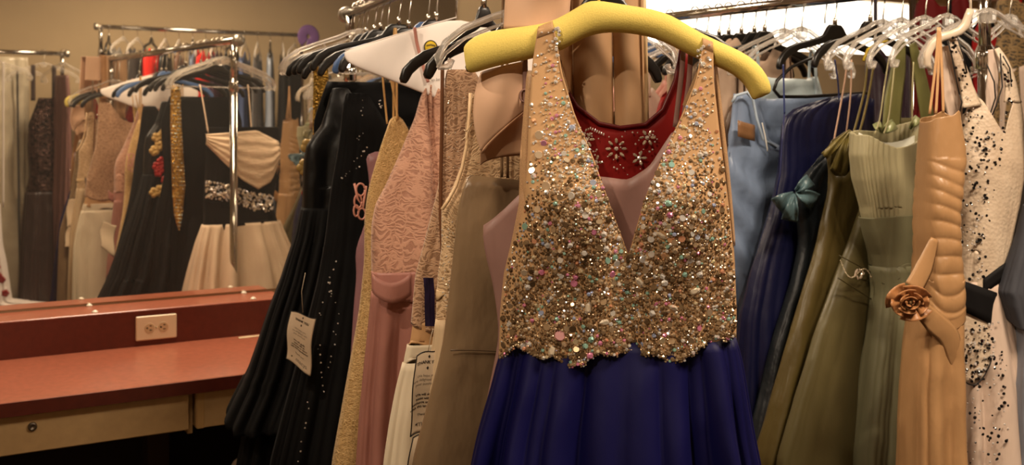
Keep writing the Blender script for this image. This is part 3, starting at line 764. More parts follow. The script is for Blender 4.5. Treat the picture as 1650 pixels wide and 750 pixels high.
d = dress('cream lace gown with beaded waistband left of the taupe gown', kp, 1)
body('lace_bodice', d, kp, [(150, 742, .12), (225, 752, .14), (270, 744, .15), (310, 728, .155), (335, 714, .16), (400, 714, .155), (460, 706, .15), (470, 706, .15), (520, 705, .15)], [(0, .008), (.5, .018), (1, .018)], CREAML,
     rimf=[(712, 337), (728, 312), (743, 278), (750, 240), (754, 190), (757, 150), (775, 150), (800, 240), (880, 250)], folds=(.0005, .003, 8), seed=33, p=.75)
b = MB(); b.tube([kp.q(x, y, -.017) for x, y in ((712, 338), (722, 324), (735, 300), (745, 270), (752, 235), (756, 190), (758, 150))], .0028, 8); b.build('armhole_piping', satin('cream piping', 'e2c196'), d)
body('waistband', d, kp, [(468, 705, .152), (476, 704, .152)], .0205, satin('cream satin band', 'd9b88c'), folds=(0, 0, 3), nv=6)
body('skirt', d, kp, [(515, 704, .152), (560, 699, .155), (640, 688, .165), (750, 676, .18), (.1, -.24, .22)], [(0, .02), (1, .05)], CREAMC, folds=(.002, .016, 14), seed=35)
PT2 = [(kp.q(rng.uniform(712, 770), rng.uniform(340, 515), -.0205), (0, -1, 0), rng.uniform(.0008, .0018), rng.choice([(.9, .75, .5, 1), (.6, .4, .2, 1), (.95, .9, .8, 1)]), 'dome') for _ in range(260)]
beads('beading', d, PT2)
b = MB(); b.tube([kp.q(748, 210, -.02), kp.q(752, 212, -.026), kp.q(760, 200, -.025), kp.q(750, 222, -.022), kp.q(744, 226, -.02)], .0009, 5); b.build('loose_thread', satin('cream thread', 'ead0a8'), d)
hanger(kp, 'black', 'black hanger of the cream lace gown, its tip below the yellow hanger', 1, drop=.12)
lp = h1(1.24)
NLACE = lace('nude lace', 'b58f6e', '7f5b3e'); IVORY = fabric('ivory chiffon', 'cfc0a6', .6, wr=.18)
d = dress('nude lace gown with an ivory skirt between the pink and cream lace gowns', lp, 1)
body('lace_bodice', d, lp, [(112, 718, .10), (200, 715, .12), (300, 708, .14), (350, 696, .15), (400, 683, .15), (440, 672, .15), (500, 667, .145), (532, 664, .142)], [(0, .008), (.5, .017), (1, .018)], NLACE,
     rimf=[(670, 440), (684, 400), (697, 352), (708, 300), (714, 200), (718, 112), (760, 112), (800, 180), (840, 200)], folds=(.0005, .003, 8), seed=36, p=.75)
body('nude_panel', d, lp, [(520, 667, .142), (562, 660, .142)], .0165, fabric('nude lining cloth', 'b98f63', .6), folds=(.0, .001, 5), nv=10, seed=37)
body('waistband', d, lp, [(556, 657, .145), (588, 651, .148)], .0185, IVORY, folds=(.0, .001, 5), nv=8, seed=38)
body('skirt', d, lp, [(585, 650, .148), (620, 641, .155), (680, 630, .165), (750, 620, .18), (.1, -.25, .22)], [(0, .018), (1, .05)], IVORY, folds=(.002, .014, 12), seed=39)
strap('edge_ribbon', d, [lp.q(713, 105, -.012), lp.q(712, 200, -.016), lp.q(710, 330, -.02), lp.q(713, 412, -.018)], satin('brown ribbon', '6b452c'), .0034, .001)
PT2 = [(lp.q(rng.uniform(680, 760), rng.uniform(150, 525), -.02), (0, -1, 0), rng.uniform(.0007, .0016), (.9, .82, .7, 1), 'dome') for _ in range(160)]
beads('beading', d, [p for p in PT2 if p[0][0] > -.14])
hanger(lp, 'black', 'black hanger with a curled tip in front of the pale paper covered hanger', 1, drop=.122)
d = hung('hang_tag', 'dark blue and purple woven tag between the nude and cream lace gowns', 'tag', lp)
b = MB(); b.grid([[lp.q(x0 + 16 * c, y, -.034 - .002 * math.sin(c * 3)) for c in np.linspace(0, 1, 5)] for y, x0 in ((448, 682), (470, 684), (500, 684), (526, 685))]); b.build('label', fabric('purple blue woven label', '2b2240', .4, var=.5, scale=60), d, solid=.0015, smooth=False)

# ------------------------------------------------------------------ pink lace, gold, lilac
CAPE = plain('quilted white paper', 'f2e8e0', .6, noise=.04, nscale=14, bump=.3)
pp = h1(.90)
ch = hung('paper_covered_hanger', 'pale hanger in a wide paper cape with a yellow round emblem', 'hanger', pp, HG[1])
n_ = WR - .05
cape = [((553, 88), (555, 94)), ((556, 80), (560, 103)), ((585, 72), (585, 114)), ((620, 62), (620, 127)), ((660, 50), (655, 141)), ((700, 38), (698, 158)), ((735, 28), (735, 172)), ((800, 46), (790, 165)), ((850, 70), (850, 150)), ((880, 88), (878, 110))]
b = MB(); b.pairs([(pp.uw(*a), pp.uw(*c)) for a, c in cape], [.002, .005, .007, .008, .008, .008, .008, .007, .005, .002], 24, p=.8, yo=-.006); b.build('paper_cape', CAPE, ch, subd=1)
b = MB(); b.tube([pp.q(556, 82, -.008), pp.q(620, 61.5, -.008), pp.q(700, 37.5, -.008), pp.q(735, 28, -.008)], .0012, 6); b.build('folded_edge', CAPE, ch)
b = MB(); hook(b, pp.uw(735, 30)[0], pp.uw(735, 30)[1], WR); b.build('hook', WIRE, ch)
u, w = pp.uw(690, 77)
b = MB(); b.lathe([(.0005, -.0168), (.013, -.0168), (.0132, -.015)], (u, 0, w), 28, axis=1); em = b.build('emblem', plain('yellow print', 'd2b01e', .5), ch)
b = MB(); b.tube([(u + .0132*math.cos(a), -.0163, w + .0132*math.sin(a)) for a in np.linspace(0, 6.283, 30)], .0012, 6); 
for k in range(-3, 4): b.box(u + k*.0028 - .0009, u + k*.0028 + .0009, -.0173, -.0167, w + .003 - abs(k)*.0006, w + .0065 - abs(k)*.0006)
b.build('emblem_outline', plain('dark print', '2a2018', .6), em)
uu, ww = pp.uw(706, 128)
lettering('printed_text', ch, [('to be worn', 0, 0, .0085, 0)], plain('grey print', '5d5348', .7), lambda x, y: (uu + x, -.0155, ww + y + x * .12))
hanger(h1(1.08), 'black', 'short black hanger whose square neck shows right of the paper cape top', 1, drop=.085, L=.085)
PLACE = lace('pink lace', 'b98a70', '946650', 48); PINK = fabric('dusty pink chiffon', '966559', .6, wr=.2)
d = dress('dusty pink lace gown with a pink sash left of the nude lace gown', pp, 1)
body('lace_bodice', d, pp, [(128, 686, .11), (190, 669, .13), (250, 644, .15), (300, 622, .155), (330, 606, .157), (360, 600, .155), (400, 599, .15), (450, 600, .14)], [(0, .010), (.5, .03), (1, .032)], PLACE,
     rimf=[(598, 350), (606, 328), (622, 298), (642, 252), (667, 186), (688, 130), (700, 140), (716, 152), (740, 158), (780, 158), (830, 132), (850, 150), (870, 260)], rimb=[(598, 360), (642, 270), (688, 134), (716, 150), (780, 150), (830, 132), (870, 260)], folds=(.001, .004, 7), seed=41, p=.8,
     fn=lambda x, w, ss, g: -.022 * math.exp(-((x + .045 + .02 * (w - 1.3)) / .007) ** 2) + .010 * math.exp(-((x + .07) / .02) ** 2) * (1 if ss > 0 else 0))
for pts in ([(668, 44), (672, 70), (680, 100), (690, 133)],):
    strap('strap', d, [pp.q(x, y, -.019) for x, y in pts], satin('pink strap', 'b57a6c'), .0034, .0012)
body('sash', d, pp, [(438, 599, .142), (478, 600, .142)], .036, satin('pink satin sash', 'a87468'), folds=(.0005, .001, 5), nv=10, seed=43, yo=-.004)
P = [[pp.q(600 + 62 * c, 442 + 30 * a + 30 * c * (1 - c) * 2 - 2 * c + a * c * 6, -.046 - .012 * math.sin(3.14 * c)) for c in np.linspace(0, 1, 14)] for a in np.linspace(0, 1, 5)]
b = MB(); b.grid(P); b.build('sash_tail', satin('pink satin sash', 'a87468'), d, solid=.002)
body('skirt', d, pp, [(470, 600, .14), (520, 596, .142), (600, 588, .15), (680, 581, .16), (750, 577, .17), (.08, -.24, .22)], [(0, .03), (.4, .04), (1, .06)], PINK, folds=(.003, .02, 13), seed=44, seg=200)
gp2 = h1(.80)
GOLD = lace('gold beaded net', 'd4ae72', '9c773e', 130, rough=.45, metal=.25)
d = dress('pale gold beaded gown with thin straps left of the pink lace gown', gp2, 1)
body('dress_body', d, gp2, [(186, 632, .06), (230, 616, .12), (270, 604, .15), (310, 593, .16), (350, 588, .16), (420, 588, .15), (500, 580, .145), (580, 566, .15), (660, 552, .17), (750, 536, .19), (.1, -.26, .24)], [(0, .006), (.2, .022), (.6, .03), (1, .05)], GOLD,
     rimf=[(586, 345), (597, 300), (612, 262), (622, 205), (632, 190), (640, 186), (650, 195), (668, 235), (700, 250), (760, 235), (790, 195), (800, 240)], folds=(.001, .012, 9), seed=45, p=.8)
GS = satin('gold strap', 'cfa468')
for pts in ([(615, 108), (619, 150), (624, 200)], [(626, 108), (634, 150), (641, 190)]):
    strap('strap', d, [gp2.q(x, y, -.009) for x, y in pts], GS, .0022, .0015)
straps2(d, gp2, .09, armw(.09), gp2.uw(641, 195)[1] , GS)
hanger(gp2, 'black', 'black hanger of the pale gold gown', 1)
vp = h1(.71)
LILAC = satin('lilac satin', '8d6468', rough=.45)
d = dress('lilac gown with a looped pink cord edge, seen left of the gold gown', vp, 1)
body('dress_body', d, vp, [(245, 590, .13), (300, 597, .13), (360, 590, .14), (405, 573, .14), (440, 576, .14), (500, 571, .14), (600, 566, .15), (750, 552, .17), (.12, -.22, .22)], [(0, .008), (.4, .025), (1, .05)], LILAC, folds=(.001, .01, 8), seed=47, rimf=[(570, 410), (592, 250), (620, 240), (700, 260)])
pk = satin('pink cord', 'c48878')
b = MB()
for (cx_, cy_, rx, ry) in ((581, 306, 7, 10), (577, 325, 6, 11), (583, 345, 6, 9), (574, 340, 4, 9)):
    b.tube([vp.q(cx_ + rx * math.cos(a), cy_ + ry * math.sin(a), -.03) for a in np.linspace(0, 6.283, 18)], .0022, 6)
b.tube([vp.q(571, 296, -.03), vp.q(576, 320, -.031), vp.q(585, 335, -.03), vp.q(590, 300, -.03)], .0025, 6); b.build('cord_applique', pk, d)
hanger(h1(.745), 'blue', 'blue plastic hanger with a pale lining beside the gold gown', 1)

# ------------------------------------------------------------------ the black gowns
BLK = fabric('black tulle', '0b0a0a', .75, sheen=.12, wr=.2, var=.3); BVEL = fabric('black velvet', '080707', .8, sheen=.2); BSAT = satin('black satin', '0d0c0c', rough=.4)
sp_ = h1(.60)
d = dress('black gown scattered with silver sequins beside the lilac gown', sp_, 1)
body('dress_body', d, sp_, [(150, 556, .11), (230, 548, .14), (300, 535, .15), (380, 526, .15), (450, 514, .16), (560, 488, .18), (750, 440, .22), (.1, -.33, .27)], [(0, .01), (.3, .035), (1, .06)], BVEL, folds=(.002, .02, 14), seed=51, seg=200, rimf=[(546, 235), (552, 180), (558, 150), (590, 150), (620, 200), (700, 210)])
rng = random.Random(5); PT2 = []
for (x0, y0, x1, y1, n) in ((592, 235, 572, 262, 6), (578, 268, 545, 290, 7), (572, 230, 588, 210, 4), (582, 188, 582, 160, 4), (614, 160, 612, 176, 6), (531, 450, 538, 490, 6), (528, 470, 510, 520, 4), (545, 500, 530, 600, 8), (512, 545, 520, 640, 8), (500, 640, 480, 745, 7), (540, 420, 530, 460, 4)):
    for k in range(n):
        a = (k + rng.random()) / n; PT2.append((sp_.q(x0 + (x1 - x0) * a + rng.uniform(-3, 3), y0 + (y1 - y0) * a, -.055 if y0 > 300 else -.03), (0, -1, .2), rng.uniform(.0008, .002), (.85, .8, .75, 1), 'disc'))
beads('sequins', d, PT2)
hanger(sp_, 'black', 'black hanger of the silver sequinned black gown', 1)
tg = h1(.42)
d = dress('full skirted black tulle gown with a printed white tag, nearest the mirror counter', tg, 1)
body('bodice', d, tg, [(140, 536, .10), (175, 527, .12), (204, 517, .15), (222, 503, .17), (236, 494, .19), (260, 490, .19), (300, 488, .18), (345, 487, .17)], [(0, .008), (.5, .026), (1, .034)], BSAT, folds=(.001, .004, 6), seed=52, rimf=[(490, 240), (505, 222), (518, 200), (528, 172), (536, 142), (560, 142), (590, 200), (640, 205)])
body('skirt', d, tg, [(335, 487, .17), (380, 479, .18), (450, 458, .21), (500, 440, .23), (560, 421, .25), (600, 408, .27), (640, 388, .29), (678, 370, .3), (685, 372, .3)], [(0, .045), (.4, .075), (1, .12)], BLK, folds=(.003, .03, 18), seed=53, seg=240, hem=.012)
body('underskirt', d, tg, [(345, 489, .16), (500, 452, .2), (600, 425, .22), (690, 398, .24), (760, 384, .25), (.12, -.36, .3)], [(0, .04), (1, .10)], BVEL, folds=(.002, .024, 16), seed=54, seg=200)
hanger(tg, 'black', 'black hanger of the full skirted black gown', 1)
for t_, lb in ((.22, 'black hanger nearest the rail end, its tip farthest to the left'), (.30, 'second black hanger from the rail end'), (.36, 'third black hanger from the rail end, above the black gowns'), (.52, 'empty black hanger between the two black gowns')):
    hanger(h1(t_), 'black', lb, 1, drop=.07)
# printed tags
PAPER = plain('tag card', 'd9c3a6', .7, noise=.02); INK = plain('tag ink', '2a221c', .8); GINK = plain('pale tag ink', '8d7f70', .8); EDGE = plain('black tag border', '14100d', .7)
def printed_tag(label, hp, quad, off, wave=.004, string=None, bordr=True, seed=0, lines=True):
    t = hung('price_tag', label, 'tag', hp, 'printed gown tags')
    A, B, C_, D_ = [np.array(hp.q(*q, off)) for q in quad]      # top left, top right, bottom right, bottom left
    Wd = np.linalg.norm(B - A); Hd = np.linalg.norm(D_ - A)
    def fr(x, y, e=0.0):     # x -.5 .. .5, y .5 .. -.5
        a = x + .5; c = .5 - y; p = (A * (1 - a) + B * a) * (1 - c) + (D_ * (1 - a) + C_ * a) * c
        p = p + np.array([.06 * Wd * math.sin(c * 6.0 + 2.5), -wave * math.sin(c * 5) - e, .02 * Hd * math.sin(a * 6.28)]); return tuple(p)
    b = MB(); b.grid([[fr(x, y) for x in np.linspace(-.5, .5, 14)] for y in np.linspace(.5, -.5, 26)]); b.build('card', PAPER, t, solid=.0008)
    if bordr:
        b = MB(); rim = [fr(x, .5, .0006) for x in np.linspace(-.5, .5, 14)] + [fr(.5, y, .0006) for y in np.linspace(.5, -.5, 26)] + [fr(x, -.5, .0006) for x in np.linspace(.5, -.5, 14)] + [fr(-.5, y, .0006) for y in np.linspace(-.5, .5, 26)]
        b.tube(rim, .0008, 5); b.build('border', EDGE, t)
    if lines:
        k = Hd
        f2 = lambda x, y: fr(x / Wd, y / k, .0009)
        s = .052 * k
        lettering('lettering', t, [('THANK YOU', 0, .375*k, s, .0002), ('\u2666', 0, .44*k, s*.8, 0), ('\u2666', 0, .305*k, s*.8, 0), ('We will gladly', 0, -.02*k, s*.86, .0001), ('assist with an', 0, -.07*k, s*.86, .0001), ('exchange or return', 0, -.12*k, s*.86, .0001), ('with this tag attached.', 0, -.17*k, s*.86, .0001), ('Thank you!', 0, -.275*k, s*.86, 0)], INK, f2)
        lettering('lettering', t, [('We hope you', 0, .215*k, s*.86, 0), ('are delighted with', 0, .165*k, s*.86, 0), ('your purchase.', 0, .115*k, s*.86, 0)], GINK, f2)
        st_ = [(math.cos(R(90 + 36*i)) * (.022 if i % 2 == 0 else .009) * k - .30 * Wd, math.sin(R(90 + 36*i)) * (.022 if i % 2 == 0 else .009) * k - .39 * k) for i in range(10)]
        b = MB(); b.add([f2(*p) for p in st_] + [f2(-.30*Wd, -.39*k)], [(i, (i+1) % 10, 10) for i in range(10)]); b.build('star', INK, t, smooth=False)
        lettering('lettering', t, [('macys', .08*Wd, -.39*k, .105*k, 0)], GINK, f2)
    if string:
        b = MB(); b.tube([hp.q(*p, off + .004) for p in string], .0006, 5); b.build('string', plain('tag cord', 'bfae95', .8), t)
    return t
printed_tag('printed white thank-you tag on the full black gown', sp_, [(467, 502), (508, 514), (499, 608), (459, 579)], -.075, string=[(488, 504), (486, 470), (492, 440)])
tq = h1(1.34)
printed_tag('cream printed tag with a black border between the ivory skirt and the taupe gown', tq, [(670, 574), (712, 560), (700, 690), (660, 706)], -.036, string=[(690, 566), (694, 545), (698, 530)])
printed_tag('lower printed card showing under the black bordered tag beside the ivory skirt', tq, [(664, 706), (700, 694), (690, 800), (650, 800)], -.033, lines=False)
# the white and black gown at the rail end, facing the mirror
wp = h1(.13); wm = wp.mirror()
WH = fabric('white pleated chiffon', 'd8bfa4', .6, wr=.3, stretch=3, scale=20); WT = fabric('white tulle', 'cdb79f', .8, wr=.3)
d = dress('white and black gown with a jewelled waist facing the mirror at the rail end', wp, 1)
def mu(px, py): return wm.uw(px, py)
def mrows(rows): return [(wm.uw(a, py)[1], *sorted((wm.uw(a, py)[0], wm.uw(c, py)[0]))) for py, a, c in rows]
body('bodice', d, wp, mrows([(205, 330, 447), (250, 332, 446), (290, 330, 442), (330, 328, 436)]), [(0, .03), (1, .035)], BVEL, folds=(.001, .003, 6), seed=61)
body('midriff', d, wp, mrows([(325, 328, 436), (345, 328, 438), (368, 327, 445)]), [(0, .036), (1, .04)], BVEL, folds=(.001, .003, 6), seed=62, nv=20)
P = []
for c in np.linspace(0, 1, 26):
    px = 330 + 116 * c; t0 = np.interp(c, [0, .3, .7, 1], [217, 214, 210, 228]); t1 = np.interp(c, [0, .25, .5, .72, .9, 1], [232, 262, 290, 305, 292, 262])
    P.append([(*wm.uw(px, t0 + (t1 - t0) * a, .036)[:1], .036 + .022 * math.sin(3.14 * min(1, .1 + .8 * a)) * (.4 + .6 * c) + .0022 * math.sin(a * 30 + c * 4), wm.uw(px, t0 + (t1 - t0) * a, .036)[1]) for a in np.linspace(0, 1, 24)])
b = MB(); b.grid(P); b.build('bust_wrap', WH, d, solid=.003)
body('skirt', d, wp, mrows([(362, 326, 447), (390, 318, 455), (430, 309, 468), (475, 300, 478), (560, 288, 492)]) + [(.5, -.33, .33), (.12, -.4, .4)], [(0, .042), (.3, .09), (1, .16)], WT, folds=(.004, .035, 16), seed=63, seg=220)
PT2 = []
for i in range(420):
    c = rng.random(); px = 331 + 108 * c; py = np.interp(c, [0, .35, .7, 1], [305, 312, 325, 328]) + rng.uniform(-14, 14); u, w = wm.uw(px, py, .044); PT2.append(((u, .043, w), (0, 1, 0), rng.uniform(.002, .006), rng.choice([(.85, .75, .6, 1), (.6, .5, .4, 1), (.9, .9, .95, 1)]), 'dome'))
beads('jewelled_band', d, PT2)
WS_ = fabric('white strap', 'dcc3aa', .6)
for a, c in ((322, 334), (399, 404)):
    u0, w0 = wm.uw(c, 214, .03); u1, w1 = wm.uw(a, 140, .01); strap('strap', d, [(u0, .03, w0), ((u0+u1)/2, .02, (w0+w1)/2), (u1, .007, w1), (u1, 0, w1 + .006)], WS_, .0028, .0014)
hanger(wp, 'clear', 'clear plastic hanger of the white and black gown by the mirror', 1, hk=WIRE, bar=True, drop=.055)
b2 = h1(.345); bm_ = b2.mirror()
d = dress('plain black velvet gown behind the white and black gown, seen in the mirror', b2, 1)
body('dress_body', d, b2, [(1.50, -.13, .13), (1.40, -.165, .165), (1.2, -.15, .15), (1.0, -.19, .19), (.15, -.28, .28)], [(0, .01), (.2, .02), (1, .03)], BVEL, folds=(.001, .02, 10), seed=64)
hanger(h1(.175), 'clear', 'second clear plastic hanger from the rail end by the mirror', 1, drop=.055)
gb = h1(.30); gm = gb.mirror()
d = dress('gold sequinned pointed panel hanging among the black gowns, seen in the mirror', gb, 1, 'sequinned_panel', 'dress panel')
P = []
for j in range(40):
    py = 138 + 232 * j / 39; x0 = np.interp(py, [138, 200, 300, 345, 370], [274, 273, 276, 279, 286]); x1 = np.interp(py, [138, 200, 300, 345, 370], [289, 291, 297, 293, 287.5]); row = []
    for k in range(7):
        u, w = gm.uw(x0 + (x1 - x0) * k / 6, py, .02); row.append((u, .02 + .004 * math.sin(k / 6 * 3.14), w))
    P.append(row)
b = MB(); b.grid(P); b.build('panel', sequin('gold sequins', 'b88f3e', 220), d, solid=.002)
PT2 = []
for i in range(330):
    j = rng.randrange(40); c = rng.random() * 6; k = int(c); p = np.array(P[j][k]) * (1 - c + k) + np.array(P[j][min(6, k+1)]) * (c - k); PT2.append((p + np.array([0, .003, 0]), (0, 1, 0), rng.uniform(.0015, .0035), rng.choice([(.9, .7, .3, 1), (.9, .8, .6, 1), (.6, .4, .15, 1), (.6, .8, .8, 1)]), 'dome'))
beads('stones', d, PT2)
fm = tg.mirror()
d = bpy.data.objects[[o.name for o in bpy.data.objects if o.get('label', '').startswith('full skirted black')][0]]
PT3 = MB()
def blob(px, py, r, mi):
    u, w = fm.uw(px, py, .062); k = r / FPX * 4.3
    for i in range(5):
        a = i * 1.257 + px; PT3.lathe([(.0002, .004), (k*.45, .003), (k*.5, 0), (k*.3, -.003)], (u + math.cos(a)*k*.45, .066, w + math.sin(a)*k*.45), 10, mi, axis=1)
for px, py in ((251, 222), (262, 215), (255, 235), (247, 243), (256, 306), (263, 318), (247, 310), (268, 330), (272, 345), (266, 300), (270, 222)): blob(px, py, 9, 1)
for px, py in ((258, 260), (251, 268), (262, 272), (254, 278), (266, 262), (265, 290)): blob(px, py, 8, 0)
PT3.build('flower_applique', [satin('red flower', '8e1414'), satin('gold flower', 'a5854a')], d)
printed_tag('small white tag on the back of the black tulle gown, seen in the mirror', sp_.mirror(), [(240, 314), (222, 313), (212, 365), (231, 367)], .05, bordr=False, lines=False)
km = kp.mirror()
printed_tag('small white tag on the back of the cream lace gown, seen in the mirror', km, [(162, 322), (144, 318), (141, 362), (156, 362)], .04, bordr=False, lines=False)
# ================================================================== rack of blue, olive and sage gowns
rng = random.Random(9)
lb = h2(.40)
SKY = satin('pale blue satin', '74849e', rough=.3, wr=.6, scale=11)
d = dress('strapless pale blue satin gown with a brown ribbon, right of the beaded gown', lb, 2)
body('dress_body', d, lb, [(148, 1184, .14), (200, 1179, .15), (260, 1173, .155), (320, 1168, .15), (380, 1173, .14), (440, 1178, .15), (560, 1176, .17), (750, 1168, .2), (.12, -.27, .25)], [(0, .012), (.2, .028), (1, .06)], SKY,
     rimf=[(1180, 160), (1188, 152), (1203, 148), (1214, 160), (1220, 190), (1230, 225), (1250, 240), (1290, 210), (1330, 160), (1340, 150)], rimb=[(1180, 150), (1250, 160), (1340, 150)], folds=(.002, .014, 11), seed=71, p=.75,
     fn=lambda x, w, ss, g: .008 * math.sin(w * 70 + x * 24 + 2 * math.sin(x * 25)) * min(1, max(0, (1.42 - w) * 8)) if w > 1.05 else 0)
P = [[lb.q(1189 + 27 * c, 194 + 26 * a + 8 * c, -.034 - .003 * math.sin(3 * c)) for c in np.linspace(0, 1, 6)] for a in np.linspace(0, 1, 4)]
b = MB(); b.grid(P); b.build('ribbon', satin('brown ribbon trim', '7d5a3c'), d, solid=.002)
strap('hanging_loop', d, [lb.q(1228, 198, -.036), lb.q(1233, 220, -.042), lb.q(1237, 244, -.04)], plain('white loop', 'dcd8d0', .5), .0022, .001)
b = MB(); b.tube([lb.q(1180, 165, -.02), lb.q(1186, 154, -.026), lb.q(1203, 149, -.03), lb.q(1213, 160, -.032), lb.q(1219, 190, -.034), lb.q(1229, 224, -.035), lb.q(1250, 238, -.036)], .0035, 8); b.build('padded_edge', satin('pale blue edge', 'a9b8c8'), d)
ib = h2(.345)
d = dress('icy white blue satin gown hanging high behind the strapless pale blue gown', ib, 2)
body('dress_body', d, ib, [(112, 1212, .12), (150, 1204, .15), (200, 1196, .16), (300, 1190, .15), (450, 1190, .16), (.2, -.26, .22)], [(0, .006), (.2, .014), (1, .03)], satin('icy blue satin', 'b3c2c6', rough=.3), folds=(.002, .014, 10), seed=72, rimf=[(1212, 120), (1240, 126), (1300, 128), (1350, 112)])
straps2(d, ib, .11, armw(.11), 1.46, satin('icy strap', 'b8c8d0'), w=.006)
hanger(ib, 'clear', 'clear plastic hanger of the icy white blue gown', 2)
hanger(lb, 'clear', 'clear plastic hanger of the strapless pale blue gown', 2)
nv_ = h2(.50)
NAVY = satin('navy satin', '0e1030', rough=.4, wr=.4)
d = dress('navy satin gown with hanging loops between the pale blue and olive gowns', nv_, 2)
body('dress_body', d, nv_, [(150, 1330, .15), (183, 1264, .15), (230, 1259, .155), (280, 1256, .155), (330, 1246, .15), (380, 1232, .15), (440, 1214, .16), (520, 1198, .17), (620, 1193, .19), (750, 1187, .22), (.1, -.34, .27)], [(0, .012), (.2, .024), (1, .07)], NAVY,
     rimf=[(1256, 192), (1264, 183), (1300, 172), (1340, 158), (1380, 150), (1420, 170)], folds=(.003, .026, 12), seed=73, seg=180)
for pts in ([(1262, 104), (1263, 140), (1264, 184)], [(1345, 96), (1350, 130), (1352, 160)]): strap('hanging_loop', d, [nv_.q(*p, -.016) for p in pts], satin('blue loop', '2b3566'), .003, .001)
b = MB(); b.tube([nv_.q(1264, 184, -.02), nv_.q(1260, 230, -.022), nv_.q(1257, 280, -.022), nv_.q(1248, 330, -.02)], .002, 6); b.build('side_seam', satin('navy seam', '1b1f4a'), d)
hanger(nv_, 'black', 'black hanger of the navy gown, beside the right tip of the yellow hanger', 2)
hb = h2(.47); 
hl = hung('black_hanger', 'thin black loop hanger with a straight bar below the right tip of the yellow hanger', 'hanger', hb, HG[2])
b = MB(); hook(b, 0, WR - .06, WR); b.build('hook', WIRE, hl)
b = MB(); b.tube([hb.q(x, y, 0) for x, y in ((1372, 62), (1320, 88), (1275, 108), (1252, 130), (1247, 145), (1256, 156), (1300, 156), (1400, 150))] , .0042, 8); b.build('body', BLACKP, hl)
tl = h2(.555)
TEAL = satin('dark slate taffeta', '1a1f23', rough=.42, wr=.6, scale=16)
d = dress('dark slate taffeta gown with a teal bow left of the olive gowns', tl, 2)
body('dress_body', d, tl, [(232, 1330, .14), (262, 1316, .15), (290, 1290, .155), (320, 1280, .16), (350, 1288, .155), (400, 1290, .15), (450, 1280, .155), (560, 1246, .18), (750, 1206, .21), (.1, -.28, .25)], [(0, .01), (.2, .024), (1, .05)], TEAL,
     rimf=[(1276, 300), (1296, 284), (1318, 264), (1340, 240), (1365, 240), (1400, 260)], folds=(.003, .02, 11), seed=74)
BOWT = satin('teal bow satin', '526a70', rough=.3, wr=.5, scale=20)
def bow(cx_, cy_, hp, off, parts, m, name='bow'):
    mb = MB()
    for (dx0, dy0, dx1, dy1, wd) in parts:
        P = []
        for i in range(14):
            a = i / 13; row = []
            for k in range(9):
                c = k / 8 - .5; sp = wd * (.25 + .75 * math.sin(1.6 * a))
                px = cx_ + dx0 + (dx1 - dx0) * a - (dy1 - dy0) / (abs(dx1-dx0)+abs(dy1-dy0)+1e-6) * c * sp; py = cy_ + dy0 + (dy1 - dy0) * a + (dx1 - dx0) / (abs(dx1-dx0)+abs(dy1-dy0)+1e-6) * c * sp
                o_ = off - .018 * math.sin(3.14 * a) - .005 * math.sin(k * .9 + i * .35); row.append(hp.q(px, py, o_))
            P.append(row)
        mb.grid(P)
    return mb.build(name, m, d, solid=.002)
bow(1280, 312, tl, -.035, ((0, 0, -28, 22, 44), (0, 2, -8, 44, 30), (4, -4, 34, 14, 40), (2, -4, 26, -22, 30)), BOWT)
for pts in ([(1366, 96), (1358, 150), (1342, 236)], [(1372, 96), (1370, 160), (1360, 240)]): strap('hanging_loop', d, [tl.q(*p, -.014) for p in pts], satin('cream loop', 'c9a48c'), .0032, .001)
hanger(h2(.60), 'black', 'black hanger with the pale pink loops above the olive gowns', 2)
OLIVE = satin('olive satin', '4f4322', rough=.36, wr=.4)
oa = h2(.635)
d = dress('narrow olive satin gown with thin straps, left of the olive gown with the beaded motif', oa, 2)
body('dress_body', d, oa, [(212, 1352, .13), (240, 1332, .14), (275, 1338, .145), (300, 1338, .145), (350, 1328, .145), (400, 1318, .145), (460, 1300, .15), (560, 1272, .16), (660, 1246, .18), (750, 1222, .2), (.1, -.32, .24)], [(0, .008), (.2, .02), (1, .045)], OLIVE,
     rimf=[(1328, 250), (1340, 284), (1356, 284), (1370, 260), (1372, 230), (1380, 215), (1420, 230)], rimb=[(1328, 236), (1380, 205), (1420, 220)], folds=(.002, .016, 9), seed=75)
for pts in ([(1398, 100), (1392, 150), (1374, 220)], [(1408, 104), (1396, 170), (1372, 262)]): strap('strap', d, [oa.q(*p, -.014) for p in pts], satin('olive strap', '6f6136'), .004, .0014)
bow(1340, 250, oa, -.02, ((30, -40, -12, 2, 18), (30, -40, 6, 26, 22)), satin('olive satin light', '6b5f30'), 'shoulder_ruffle')
hanger(oa, 'clear', 'clear plastic hanger of the narrow olive gown, with a yellow edge', 2)
b = MB(); b.tube([oa.q(x, y, -.007) for x, y in ((1430, 66), (1412, 70), (1398, 80), (1391, 98))], .0032, 8); o = b.build('yellow_edge', plain('yellow plastic edge', 'c9ad3a', .4), bpy.data.objects[[o.name for o in bpy.data.objects if o.get('label', '').startswith('clear plastic hanger of the narrow olive')][0]])
o.parent = [q for q in bpy.data.objects if q.get('label', '').startswith('clear plastic hanger of the narrow olive')][0]
OLIVE2 = satin('olive green satin', '554d2f', rough=.42, wr=.25)
ob = h2(.685)
d = dress('olive satin gown with wide halter straps and a beaded motif at the waist', ob, 2)
body('dress_body', d, ob, [(190, 1430, .10), (240, 1412, .12), (300, 1398, .13), (350, 1385, .13), (400, 1366, .13), (450, 1348, .135), (520, 1322, .145), (620, 1292, .16), (750, 1256, .19), (.1, -.32, .24)], [(0, .01), (.2, .022), (.6, .035), (1, .06)], OLIVE2, folds=(.001, .014, 7), seed=76)
